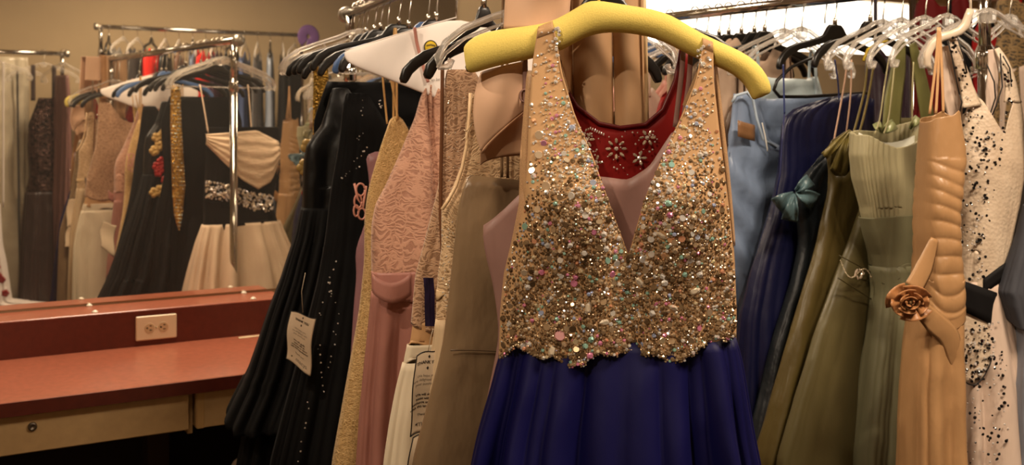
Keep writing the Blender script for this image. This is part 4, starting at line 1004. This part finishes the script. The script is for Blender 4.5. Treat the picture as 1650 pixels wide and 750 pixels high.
for pts, wd in (([(1452, 66), (1448, 110), (1440, 160), (1436, 210)], (.016, .028, .034, .034)), ([(1470, 70), (1480, 110), (1490, 160), (1496, 200)], (.014, .022, .027, .027))): strap('halter_strap', d, [ob.q(*p, -.016) for p in pts], satin('sage olive strap', '6d6b3f', rough=.38), list(wd), .002)
b = MB()
for (x0, y0, x1, y1) in ((1352, 412, 1424, 450), (1350, 448, 1416, 490)): b.tube([ob.q(x0 + (x1 - x0) * t, y0 + (y1 - y0) * t, -.036 - .006 * math.sin(3 * t)) for t in np.linspace(0, 1, 10)], .0013, 6)
b.build('waist_seam', satin('olive seam', '3f371b'), d)
PT2 = []
for k in range(60):
    t = k / 59; x = 1354 + 62 * t; y = 420 + 46 * t + 16 * math.sin(t * 7); PT2.append((ob.q(x, y, -.042), (0, -1, 0), rng.uniform(.0012, .0022), (.85, .72, .5, 1), 'dome'))
for k in range(7): PT2.append((ob.q(1384 + 6 * math.cos(k), 442 + 6 * math.sin(k), -.044), (0, -1, 0), .0035, (.85, .7, .55, 1), 'leaf'))
beads('beaded_motif', d, PT2)
hanger(ob, 'clear', 'clear plastic hanger of the olive gown with the halter straps', 2)
sg = h2(.745)
SAGE = satin('sage chiffon', '948c6c', rough=.5, wr=.4, scale=16, stretch=.15); SAGEI = satin('pale sage lining', 'c2c1b2', rough=.5)
d = dress('strapless sage gown with a pleated bodice between the olive and champagne gowns', sg, 2)
body('bodice', d, sg, [(192, 1388, 1492), (215, 1380, 1489), (250, 1378, 1487), (290, 1384, 1484), (330, 1394, 1482), (372, 1402, 1480)], [(0, .034), (.5, .034), (.8, .028), (1, .022)], SAGE,
     rimf=[(1376, 218), (1384, 217), (1400, 230), (1420, 238), (1440, 236), (1460, 224), (1478, 205), (1490, 194)], rimb=[(1376, 216), (1400, 210), (1440, 212), (1490, 194)], folds=(.0022, .003, 30), seed=77, seg=220, solid=.004)
b = MB(); b.grid([[sg.q(1384 + 98 * c, (214 if i == 0 else 300) + (16 * math.sin(3.14 * c) if i == 0 else 0), .018) for c in np.linspace(0, 1, 12)] for i in (0, 1)]); b.build('inner_lining', SAGEI, d, solid=.002)
body('midriff', d, sg, [(350, 1392, 1481), (375, 1399, 1481), (410, 1410, 1481), (450, 1416, 1481)], [(0, .033), (1, .036)], satin('sage crepe', '6f6c51', rough=.5, wr=.2), folds=(.001, .002, 6), seed=78,
     rimf=[(1388, 352), (1420, 346), (1450, 338), (1490, 320)])
body('skirt', d, sg, [(430, 1412, 1482), (470, 1418, 1484), (520, 1412, 1486), (600, 1402, 1488), (750, 1386, 1494), (.1, -.17, .17)], [(0, .036), (1, .06)], MATS['sage crepe'], folds=(.003, .014, 9), seed=79)
for pts in ([(1432, 96), (1425, 140), (1418, 190), (1410, 216)], [(1442, 96), (1438, 140), (1432, 190), (1424, 216)], [(1472, 100), (1470, 150), (1470, 200)]): strap('hanging_loop', d, [sg.q(*p, -.02) for p in pts], satin('pale green loop', 'a8a079'), .0026, .001)
bow(1420, 214, sg, .0, ((0, 0, 22, -14, 26), (0, 0, -8, -16, 18), (46, -6, 60, -24, 20)), satin('sage satin tie', '8b9063', rough=.35), 'satin_tie')
hanger(sg, 'clear', 'clear plastic hanger of the strapless sage gown', 2)
hanger(h2(.80), 'clear', 'empty clear plastic hanger between the sage gown and the chrome post', 2)
# champagne gown, hung edge on
cg = HP((1514 - CX) / FPX * 2.08, 2.08, R(8))
CHAMP = satin('champagne satin', 'a27c54', rough=.36, wr=.3)
d = dress('champagne satin gown with a rosette and ruched bodice, hung edge on', cg, 2)
def ruche(x, w, ss, g):
    z = (CAMH - w) ; return .004 * abs(math.sin((w * 105) + x * 26 + .8 * math.sin(x * 40 + w * 20))) ** .7 - .002 if w > 1.03 and w < 1.33 else 0
body('bodice', d, cg, [(172, 1492, 1540), (185, 1490, 1541), (230, 1487, 1546), (260, 1486, 1547), (300, 1485, 1540), (340, 1484, 1533), (400, 1484, 1534), (440, 1482, 1538), (470, 1480, 1541), (520, 1478, 1541)], [(0, .03), (.4, .05), (1, .055)], CHAMP,
     rimf=[(1486, 200), (1496, 190), (1520, 186), (1532, 178), (1544, 192)], folds=(.001, .002, 5), seed=81, fn=ruche, nv=150)
body('skirt', d, cg, [(500, 1474, 1541), (560, 1466, 1541), (640, 1462, 1541), (750, 1460, 1541), (.1, -.09, .04)], [(0, .052), (1, .09)], CHAMP, folds=(.002, .009, 7), seed=82)
strap('sash_drape', d, [cg.q(1506, 385, -.05), cg.q(1490, 430, -.058), cg.q(1472, 465, -.066)], CHAMP, [.008, .018, .02], .003)
strap('sash_drape', d, [cg.q(1476, 490, -.066), cg.q(1506, 520, -.066), cg.q(1530, 545, -.06), cg.q(1542, 592, -.05)], CHAMP, [.014, .022, .022, .012], .003)
b = MB()   # the rosette: overlapping curled petals
for i in range(13):
    a = i * 2.4; r = 5 + i * 2.6; P = []
    for u_ in np.linspace(0, 1, 8):
        row = []
        for v_ in np.linspace(-1, 1, 8):
            rr = r * (.35 + .75 * u_); ang = a + v_ * (.8 if i > 4 else 1.2)
            row.append(cg.q(1468 + math.cos(ang) * rr * 1.05, 488 + math.sin(ang) * rr * .82, -.066 - .030 * u_ * (1 - i / 20) - .010 * math.cos(v_ * 1.4) + .006 * math.sin(v_ * 5 + i)))
        P.append(row)
    b.grid(P)
b.build('rosette', satin('champagne rosette', 'a27046', rough=.4), d, solid=.0015)
for pts in ([(1512, 44), (1508, 100), (1498, 184)], [(1513, 44), (1512, 110), (1508, 184)], [(1514, 44), (1518, 120), (1520, 182)]): strap('hanging_loop', d, [cg.q(*p, -.006) for p in pts], satin('champagne loop', 'c79a6c'), .003, .001)
wh = HP(cg.x + .04, cg.y + .06, R(8)); wt_ = hung('white_hanger', 'thick milky white hanger with an upturned end left of the chrome post', 'hanger', wh, HG[2])
MILK = plain('milky white plastic', 'd6c6b0', .3, coat=.3)
b = MB(); b.tube([wh.q(*p) for p in ((1499, 112), (1494, 104), (1494, 88), (1502, 72), (1516, 60), (1532, 56), (1546, 50), (1556, 40), (1560, 26), (1564, 16))], [.004, .008, .009, .009, .009, .0085, .009, .010, .0085, .008], 12, flat=.006); b.build('body', MILK, wt_)
b = MB(); u_, w_h = wh.uw(1564, 20); b.tube([(u_, 0, w_h), (u_, 0, w_h + .05)], .0025, 7); hook(b, u_, w_h + .04, WR, .0025); b.build('hook', MILK, wt_)
# polka dot gown
pg = HP((1592 - CX) / FPX * 2.17, 2.17, R(6))
def dots_material():
    t = NT('ivory net with sequins'); 
    t.set(Roughness=.5); n1 = t.n('ShaderNodeTexNoise', Scale=14.0); t.l(t.co((1, 1, .4)), n1.inputs['Vector'])
    v = t.n('ShaderNodeTexVoronoi', Scale=150.0); t.l(t.co(), v.inputs['Vector'])
    base = t.ramp(n1.outputs['Fac'], [(.3, lin('b09a82')), (.7, lin('cdbaa2'))])
    t.l(base, t.b.inputs['Base Color']); t.l(t.bump(v.outputs['Distance'], .4, .002).outputs['Normal'], t.b.inputs['Normal']); return t.m
DOT = dots_material(); NET = fabric('ivory pink net', 'c9b3a2', .6, wr=.3, scale=14)
d = dress('ivory gown with black and clear sequin dots and a black sash beside the chrome post', pg, 2)
body('bodice', d, pg, [(150, 1556, 1640), (190, 1551, 1643), (240, 1543, 1642), (290, 1540, 1638), (330, 1541, 1632), (370, 1543, 1622), (420, 1540, 1614), (470, 1538, 1612)], [(0, .02), (.35, .05), (1, .045)], DOT,
     rimf=[(1541, 240), (1552, 185), (1560, 150), (1574, 163), (1590, 198), (1600, 218), (1610, 190), (1622, 165), (1630, 150), (1645, 190)], rimb=[(1541, 260), (1560, 250), (1630, 250), (1645, 260)], folds=(.001, .003, 6), seed=83, seg=160)
body('skirt', d, pg, [(450, 1538, 1612), (500, 1536, 1618), (560, 1536, 1630), (640, 1534, 1642), (750, 1530, 1652), (.1, -.14, .14)], [(0, .046), (1, .1)], NET, folds=(.003, .018, 9), seed=84)
strap('shoulder_strap', d, [pg.q(1534, 58, -.004), pg.q(1540, 85, -.012), pg.q(1549, 110, -.016), pg.q(1558, 140, -.02), pg.q(1566, 172, -.028)], DOT, [.013, .012, .012, .014, .022], .002)
strap('shoulder_strap', d, [pg.q(1606, 78, .0), pg.q(1618, 100, -.01), pg.q(1628, 130, -.014), pg.q(1632, 165, -.022)], DOT, [.006, .01, .012, .02], .002)
strap('shoulder_strap', d, [pg.q(1596, 80, .004), pg.q(1600, 110, .0), pg.q(1598, 150, -.006), pg.q(1594, 196, -.012)], NET, [.006, .012, .014, .006], .0015)
strap('inner_panel', d, [pg.q(1524, 74, .004), pg.q(1530, 110, .004), pg.q(1536, 160, .0), pg.q(1540, 200, .0)], NET, [.014, .022, .022, .012], .0015)
b = MB()
for pts in ([(1526, 60), (1534, 92), (1540, 125), (1546, 152)], [(1542, 60), (1552, 88), (1558, 118)], [(1546, 152), (1550, 165), (1542, 200)], [(1590, 104), (1602, 132), (1604, 158), (1596, 182), (1594, 200)], [(1612, 86), (1613, 110), (1615, 140), (1606, 168), (1594, 198)], [(1616, 90), (1627, 110), (1630, 140)]):
    b.tube([pg.q(*p, -.026 if p[1] > 120 else -.019) for p in pts], .0014, 6)
b.build('black_piping', plain('black piping', '14100f', .5), d)
b = MB()
P = [[pg.q(1540 + 66 * c, 448 + 24 * c + 48 * a + 8 * c * a, -.052 - .006 * math.sin(3 * c)) for c in np.linspace(0, 1, 10)] for a in np.linspace(0, 1, 5)]
b.grid(P)
P = [[pg.q(1584 + 36 * c, 450 - 26 * c + 26 * a * (1 - .1 * c), -.049 - .003 * math.sin(3 * c)) for c in np.linspace(0, 1, 8)] for a in np.linspace(0, 1, 4)]
b.grid(P)
b.build('black_sash', fabric('black grosgrain', '0d0b0b', .7), d, solid=.003)
P = [[pg.q(1541 + 62 * c, 500 + (56 + 74 * math.sin(3.14 * min(1, .12 + .8 * c)) ** .7 - 20 * c) * a, -.05 - .008 * a - .004 * math.sin(3 * c)) for c in np.linspace(0, 1, 16)] for a in np.linspace(0, 1, 12)]
b = MB(); b.grid(P); b.build('peplum', DOT, d, solid=.0015)
b = MB(); b.tube([P[-1][k] for k in range(16)], .0016, 6); b.build('black_hem_cord', MATS['black piping'], d)
PT2 = []; DK = (.012, .01, .01, 1); SV = (.85, .8, .74, 1)
def dot(px, py, off, mx=1): 
    dk = rng.random() < .55
    r = rng.uniform(.0018, .0042) if dk else rng.uniform(.0012, .0026)
    PT2.append((pg.q(px, py, off), (0, -1, .0), r, DK if dk else SV, 'flat' if dk else 'dome'))
n = 0
while n < 330:
    px, py = rng.uniform(1540, 1642), rng.uniform(165, 452)
    lo, hi = np.interp(py, [165, 240, 300, 370, 450], [1556, 1545, 1543, 1546, 1542]), np.interp(py, [165, 240, 330, 420, 450], [1640, 1640, 1630, 1612, 1610])
    if not lo < px < hi: continue
    if py < 215 and abs(px - 1598) < (215 - py) * .55: continue
    s = (px - (lo + hi) / 2) / ((hi - lo) / 2); g = (py - 150) / 320
    yb = float(np.interp(g, [0, .35, 1], [.02, .05, .045])); q = min(1, abs(s)) ** (1 / .7); y = yb * (math.sqrt(max(0, 1 - q * q))) ** .7
    dot(px, py, -y - .003); n += 1
for i in range(26): t = rng.random(); dot(np.interp(t, [0, .5, 1], [1535, 1549, 1562]) + rng.uniform(-8, 8), 60 + 105 * t, -.028)
for i in range(16): t = rng.random(); dot(np.interp(t, [0, .5, 1], [1613, 1625, 1632]) + rng.uniform(-5, 5), 95 + 70 * t, -.026)
for i in range(110):
    c, a = rng.random(), .3 + .7 * rng.random(); k, j = int(c * 14.99), int(a * 10.99); p = P[j][k]; PT2.append(((p[0] + rng.uniform(-.003, .003), p[1] - .003, p[2] + rng.uniform(-.003, .003)), (0, -1, 0), rng.uniform(.0014, .004), DK if rng.random() < .5 else SV, 'dome'))
for i in range(170):
    py = rng.uniform(520, 748); px = rng.uniform(1540, np.interp(py, [520, 748], [1618, 1648])); s = (px - 1590) / np.interp(py, [520, 748], [42, 60]); y = np.interp(py, [450, 750], [.046, .085]) * math.sqrt(max(.05, 1 - min(1, abs(s)) ** 2)); dot(px, py, -y - .018)
beads('sequin_pattern', d, PT2)
hanger(HP(pg.x, pg.y, R(14)), 'clear', 'clear plastic hanger of the dotted gown beside the chrome post', 2, drop=.07, L=.16)
# slate gauze and white blue skirts at the right edge
se = HP((1690 - CX) / FPX * 2.12, 2.12, R(5))
d = dress('slate gauze gown with a pale blue skirt, right of the dotted gown', se, 2)
body('bodice', d, se, [(330, 1652, 1760), (380, 1640, 1760), (430, 1624, 1760), (470, 1612, 1760), (520, 1628, 1760)], [(0, .02), (1, .04)], fabric('slate gauze', '3f4046', .7, wr=.3), folds=(.001, .006, 8), seed=85)
body('skirt', d, se, [(470, 1640, 1750), (560, 1645, 1760), (620, 1640, 1770), (750, 1640, 1790), (.1, -.12, .14)], [(0, .036), (1, .07)], satin('pale ice satin', '858c9a'), folds=(.002, .014, 9), seed=86)
straps2(d, se, .03, WR - .06, 1.24, MATS['slate gauze'], w=.006)
ht = HP((1628 - CX) / FPX * 2.35, 2.35, R(20))
d = dress('dark charcoal gown in the gap between the dotted and slate gowns', ht, 2)
body('dress_body', d, ht, [(230, 1612, 1680), (330, 1606, 1684), (450, 1608, 1690), (750, 1600, 1700), (.1, -.12, .12)], [(0, .02), (1, .04)], fabric('charcoal cloth', '2c2723', .6), folds=(.002, .01, 9), seed=87)
hanger(ht, 'clear', 'clear plastic hanger of the charcoal gown by the slate gown', 2, L=.1)
# garments at the far end of this rack, seen between the two racks
PKS = satin('pale pink satin', 'd79f90', rough=.4); WHS = satin('blush white satin', 'dcc0ae', rough=.4)
far = [(-.40, 'dark maroon velvet gown at the far end of the blue and green rack', BVEL, 1.44), (-.28, 'cream satin gown near the far end of the blue and green rack', WHS, 1.50), (-.17, 'pale pink satin gown seen through the neckline gap right of the nude panels', PKS, 1.53), (-.07, 'blush satin gown beside the pale pink one', WHS, 1.50), (.03, 'scarlet gown deep between the racks', RED, 1.50), (.12, 'dark brown satin gown left of the icy blue gown', satin('dark brown satin', '2f2018'), 1.46), (.20, 'black lace gown left of the icy blue gown', lace('black lace', '2a2320', '0a0807', 40), 1.46), (.075, 'beige chiffon top high on the rack right of the yellow hanger', fabric('beige chiffon', 'b39a80'), 1.625), (.155, 'light taupe jacket shoulder above the dark gowns right of the yellow hanger', fabric('light taupe crepe', 'a58c74'), 1.615), (.245, 'blush beige top above the icy blue gown', fabric('blush beige crepe', 'bba08a'), 1.62), (.28, 'deep brown gown directly behind the icy blue gown', satin('umber satin', '4a3322'), 1.47)]
for i, (t_, lab, m, top) in enumerate(far):
    hp = h2(t_); d = dress(lab, hp, 2)
    body('dress_body', d, hp, [(top, -.11, .11), (top - .08, -.15, .15), (top - .25, -.14, .14), (top - .45, -.17, .17), (.12, -.24, .24)], [(0, .01), (.2, .022), (1, .035)], m, folds=(.002, .014, 9), seed=90 + i, rimf=[(-.15, top - .05), (-.08, top), (-.03, top - .06), (.03, top - .06), (.08, top), (.15, top - .05)])
    straps2(d, hp, .09, armw(.09), top - .03, m, w=.004)
    if i in (2, 3, 4): hanger(hp, 'blue' if i == 2 else 'clear', {2: 'blue hanger of the pale pink gown between the racks', 3: 'clear plastic hanger of the blush gown between the racks', 4: 'clear plastic hanger of the scarlet gown between the racks'}[i], 2)
    else: hanger(hp, 'black', 'black hanger of the ' + ' '.join(lab.split()[:3]).replace(' gown', '') + ' garment on the blue and green rack', 2)

# ================================================================== two tier rack near the window
RD = np.array([.915, -.404]); RX = np.array([1.20, 4.30]) + RD * .36; RL = 1.6
rt = rack('chrome rack with two rails near the bright window behind the sage and dotted gowns', RX, RD, RL, CAMH + .78, (.04, RL - .04), group='garment racks')
b = MB(); b.tube([(0.04, 0, CAMH + .302), (RL - .04, 0, CAMH + .302)], .0125, 12); b.build('middle_rail', CHROME, rt)
def rk(px):  # point on the two tier rack's line seen at this pixel
    d_ = np.array([(px - CX) / FPX, 1.0]); A = np.array([[d_[0], -RD[0]], [d_[1], -RD[1]]]); k, t = np.linalg.solve(A, RX); return RX + RD * t
for i, (px, lab, m, top, bot) in enumerate(((1440, 'dark plum gown on the upper rail by the window, behind the sage gown', satin('deep plum satin', '2a1a26'), 70, 260), (1520, 'scarlet gown on the upper rail behind the champagne loops', fabric('scarlet crepe', '5c0c0d'), -15, 300), (1560, 'black gown on the upper rail beside the chrome post', BVEL, 20, 300), (1612, 'crimson gown on the upper rail right of the chrome post', fabric('crimson crepe', '8c100f'), 30, 260), (1650, 'black and gold lace gown on the upper rail at the right edge', lace('black gold lace', '8a6f45', '15100c', 30), -20, 120))):
    p = rk(px); hp = HP(p[0], p[1], R(-4)); d = dress(lab, hp, 4)
    x = px
    body('dress_body', d, hp, [(top, x - 38, x + 38), (top + 40, x - 46, x + 46), (bot * .6 + top * .4, x - 42, x + 42), (bot, x - 60, x + 60), (.9, -.2, .2)], [(0, .012), (1, .05)], m, folds=(.003, .03, 10), seed=110 + i, rimf=[(x - 46, top + 30), (x - 30, top), (x - 8, top + 26), (x + 8, top + 26), (x + 30, top), (x + 46, top + 30)])
    straps2(d, hp, .07, CAMH + .78 - .09, hp.uw(x, top)[1] - .005, m, w=.005)
    hanger(hp, 'black', 'black hanger of the ' + lab.split(' gown')[0] + ' gown on the upper rail by the window', 3, wr=CAMH + .78)
p = rk(1632); hp = HP(p[0], p[1] - .02, R(-4)); d = dress('cream ruffled gown on the middle rail at the right edge behind the dotted gown', hp, 4)
body('dress_body', d, hp, [(100, 1608, 1662), (150, 1602, 1668), (250, 1600, 1670), (.25, -.22, .22)], [(0, .02), (1, .05)], NET, folds=(.004, .03, 16), seed=120, rimf=[(1608, 104), (1630, 112), (1662, 100)])
hanger(hp, 'clear', 'clear plastic hanger of the cream ruffled gown on the middle rail', 3, wr=CAMH + .302)

# ================================================================== rails along the front wall (seen in the mirror)
def vpt(px, s):
    V = s * np.array([(px - CX) / FPX, 1.0]); return V - 2 * (MN.dot(V) + MQ) * MN
S1 = 6.9; pa = vpt(154, S1); pb = vpt(477, S1 * 1.104); fr_z = CAMH + 154 / FPX * S1
Ld = np.linalg.norm(pb - pa)
fd = MD
rt = rack('tall chrome rack along the front wall holding red and black clothes, reflected in the mirror', pa, fd, 1.42, fr_z, (.03, 1.39), r=.014, group='garment racks')
q0 = MN.dot(pa) + MQ; s0 = pa.dot(MD)
FARC = [('black', BLK), ('grey', fabric('grey jersey', '5c564f')), ('charcoal', fabric('charcoal jersey', '332e2b')), ('bright red', fabric('bright red crepe', 'c1221a')), ('black satin', BSAT), ('brown', satin('brown satin', '5a4030')), ('grey blue', satin('grey blue satin', '566072')), ('vivid red', fabric('vivid red crepe', 'b51d18')), ('dark plum', satin('dark plum satin', '33202c')), ('black velvet', BVEL), ('dim blue', satin('dim blue satin', '3d4a6a')), ('black lace', MATS['black lace']), ('pale grey blue', satin('pale grey blue satin', '7f8794')), ('jet black', BLK), ('smoke black', BVEL)]
ORD = ['first', 'second', 'third', 'fourth', 'fifth', 'sixth', 'seventh', 'eighth', 'ninth', 'tenth', 'eleventh', 'twelfth', 'thirteenth', 'fourteenth', 'fifteenth']
for i, (cn, m) in enumerate(FARC):
    p = np.array(at(q0, s0 + .08 + i * .09)); hp = HP(p[0], p[1], math.atan2(-MN[1], -MN[0]) + R(25 + (i * 37 % 20) - 10))
    d = dress(f'{cn} garment, {ORD[i]} from the post on the tall front wall rack', hp, 3, 'garment')
    tp_ = fr_z - .13
    body('garment_body', d, hp, [(tp_, -.15, .15), (tp_ - .1, -.19, .19), (tp_ - .4, -.17, .17), (tp_ - 1.0, -.2, .2), (tp_ - 1.35, -.22, .22)], [(0, .015), (.2, .028), (1, .035)], m, folds=(.002, .012, 8), seed=130 + i, nv=36, seg=72, rimf=[(-.19, tp_ - .07), (-.1, tp_), (-.03, tp_ - .08), (.03, tp_ - .08), (.1, tp_), (.19, tp_ - .07)])
    hanger(hp, 'clear' if i % 3 else 'black', f'hanger of the {ORD[i]} garment on the tall rack along the front wall', 3, wr=fr_z)
# purple hat-shaped sign hung at the rail end
pe = np.array(at(q0 - .03, s0 + 1.43)); hp = HP(pe[0], pe[1], math.atan2(MD[1], MD[0]))
d = hung('rail_divider', 'purple round size divider at the end of the tall rack in the mirror', 'divider', hp)
b = MB(); b.tube([(.046 * math.cos(a), 0, fr_z - .01 + .05 * math.sin(a)) for a in np.linspace(-1.9, 4.2, 30)], .036, 10, flat=.004); b.build('disc', plain('purple plastic', '5b3a72', .45), d)
# second rack on the left: bag, dark sequinned gown
q2 = q0 + .05
pc = vpt(108, 6.7); s2_ = pc.dot(MD); qz = MN.dot(pc) + MQ; lz = CAMH + 110 / FPX * 6.7
pst = np.array(at(qz, s2_ - .75)); rack('chrome rack along the front wall holding a plastic garment bag', pst, MD, .75, lz, (.03, .72), group='garment racks')
def facing(px, s, rz=0): 
    p = vpt(px, s); return HP(p[0], p[1], math.atan2(MD[1], MD[0]) + rz, True)
dk = facing(70, 6.62)
d = dress('dark brown sequinned gown beside the plastic garment bag, seen in the mirror', dk, 3)
def mr(hp, rows): return [(hp.uw(a, py)[1], *sorted((hp.uw(a, py)[0], hp.uw(c, py)[0]))) for py, a, c in rows]
body('bodice', d, dk, mr(dk, [(158, 62, 92), (200, 46, 95), (240, 44, 98), (280, 48, 96), (320, 40, 98)]), [(0, .03), (1, .06)], sequin('dark brown sequins', '3f2d28', 70, var=.9), folds=(.004, .006, 9), seed=150, rimf=[])if False else body('bodice', d, dk, mr(dk, [(158, 62, 92), (200, 46, 95), (240, 44, 98), (280, 48, 96), (320, 40, 98)]), [(0, .03), (1, .06)], sequin('dark brown sequins', '3f2d28', 70, var=.9), folds=(.004, .006, 9), seed=150)
body('skirt', d, dk, mr(dk, [(310, 40, 98), (400, 34, 100), (490, 30, 102)]) + [(.1, -.25, .25)], [(0, .06), (1, .1)], satin('dark brown taffeta', '2e1f1b', wr=.8, scale=12), folds=(.006, .02, 11), seed=151)
straps2(d, dk, .06, lz - .08, dk.uw(70, 160)[1] - .01, MATS['dark brown taffeta'], w=.012)
hanger(dk, 'clear', 'clear plastic hanger of the dark brown sequinned gown', 3, wr=lz)
pkp = facing(100, 6.6, R(60)); d = dress('dusty pink slip gown beside the dark brown sequinned gown, seen in the mirror', pkp, 3)
body('dress_body', d, pkp, [(lz - .14, -.05, .05), (lz - .3, -.07, .07), (.3, -.08, .08)], [(0, .012), (1, .04)], satin('faded pink', '6d4c46'), folds=(.002, .014, 8), seed=152)
hanger(pkp, 'clear', 'clear plastic hanger of the dusty pink slip gown', 3, wr=lz)
bg = facing(18, 6.68)
d = dress('clear plastic garment bag with a zip, hanging on the rack along the front wall', bg, 3, 'garment_bag', 'garment bag')
BAG = plain('crinkled clear plastic film', 'cfc2a8', .18, alpha=.8, bump=1.0, nscale=9, noise=.1)
body('bag', d, bg, mr(bg, [(90, -60, 44), (130, -62, 46), (300, -62, 46), (490, -62, 46)]) + [(.35, -.24, .24)], [(0, .02), (.2, .05), (1, .06)], BAG, folds=(.004, .01, 9), seed=153)
u, w = bg.uw(26, 116); u2, w2 = bg.uw(30, 480)
b = MB(); b.tube([(u, .062, w), (u2, .07, w2), (u2, .07, .4)], .006, 8); b.build('zip', plain('dark zip', '2a241f', .5), d)
hanger(bg, 'clear', 'clear plastic hanger inside the garment bag', 3, wr=lz)
wr_ = facing(-10, 6.3, R(10)); d = dress('white gown with red flowers beside the garment bag, seen at the mirror edge', wr_, 3)
body('dress_body', d, wr_, mr(wr_, [(330, -55, 0), (400, -60, 4), (490, -70, 18)]) + [(.3, -.35, .35)], [(0, .05), (1, .14)], fabric('white organza', 'cfc4bc', .6), folds=(.004, .03, 9), seed=154)
hanger(wr_, 'clear', 'clear plastic hanger of the white gown with red flowers', 3, wr=lz)
straps2(d, wr_, .05, lz - .1, wr_.uw(-10, 332)[1] - .01, MATS['white organza'], w=.004)
b = MB()
for i in range(14):
    px, py = rng.uniform(-30, 12), rng.uniform(390, 480); u, w = wr_.uw(px, py, .12)
    for k in range(5): a = k * 1.257; b.lathe([(.0003, .004), (.010, .003), (.012, 0), (.0003, -.002)], (u + math.cos(a) * .011, .128, w + math.sin(a) * .011), 8, axis=1)
b.build('red_flowers', MATS['red flower'], d)

# ================================================================== lights
def ceiling_light(label, x, y, power, rz=WA, sx=.5, sy=.5, c=(1, .80, .60), spread=180):
    t = thing('ceiling_light', label, 'ceiling light', (x, y, ROOM_H), rz, 'square ceiling lights')
    b = MB(); b.box(-sx/2 - .03, sx/2 + .03, -sy/2 - .03, sy/2 + .03, -.05, 0, 0, .006); b.build('housing', plain('white lamp housing', 'cfc6b4', .5), t, smooth=False)
    b = MB(); b.box(-sx/2, sx/2, -sy/2, sy/2, -.056, -.05); b.build('diffuser', LAMPM, t, smooth=False)
    l = bpy.data.lights.new('lamp', 'AREA'); l.shape = 'RECTANGLE'; l.size = sx; l.size_y = sy; l.energy = power; l.color = c; l.spread = R(spread)
    o = bpy.data.objects.new('lamp', l); col.objects.link(o); o.parent = t; o.location = (0, 0, -.065); o['kind'] = 'helper'
LAMPM = emit('warm lamp diffuser', 'ffdca8', 3.0)
def spot(label, x, y, power, tx, ty, tz, size=60, rad=.025, c=(1, .82, .62)):  # unseen spotlights added for sparkle and for light fading towards the hems
    t = thing('added_spotlight', label, 'spotlight', (x, y, ROOM_H), 0, 'added spotlights')
    b = MB(); b.lathe([(.001, -.002), (.05, -.002), (.052, -.02), (.045, -.05), (.001, -.055)], (0, 0, 0), 24); b.build('housing', MATS['white lamp housing'], t)
    l = bpy.data.lights.new('lamp', 'SPOT'); l.energy = power; l.color = c; l.spot_size = R(size); l.spot_blend = .6; l.shadow_soft_size = rad
    o = bpy.data.objects.new('lamp', l); col.objects.link(o); o.parent = t; o.location = (0, 0, -.09); v = Vector((tx - x, ty - y, tz - ROOM_H)); o.rotation_euler = v.to_track_quat('-Z', 'Y').to_euler(); o['kind'] = 'helper'
ceiling_light('added square ceiling light above the mirror counter', *at(.38, .75), 34)  # unseen lamp added to brighten the white gown facing the mirror
ceiling_light('square ceiling light above the camera side of the racks', -.5, .35, 9)
ceiling_light('square ceiling light near the front wall', 1.25, .95, 60)
ceiling_light('square ceiling light above the rack of blue and green gowns', 1.5, 3.0, 18)
spot('small added spotlight aimed at the beaded gown', -.75, -.2, 75, .05, 1.55, 1.45, 34)
spot('small added spotlight aimed at the lace gowns', -1.2, 1.0, 70, -.2, 2.05, 1.5, 46)
spot('small added spotlight aimed at the sage and dotted gowns', .75, .9, 36, 1.0, 2.2, 1.5, 48)
w_ = bpy.data.worlds.new('world'); bpy.context.scene.world = w_; w_.use_nodes = True
w_.node_tree.nodes['Background'].inputs[0].default_value = (.9, .7, .5, 1); w_.node_tree.nodes['Background'].inputs[1].default_value = .02
sc = bpy.context.scene
sc.view_settings.view_transform = 'Standard'; sc.view_settings.look = 'None'; sc.view_settings.gamma = 1; sc.view_settings.use_curve_mapping = False
sc.view_settings.exposure = 0.0
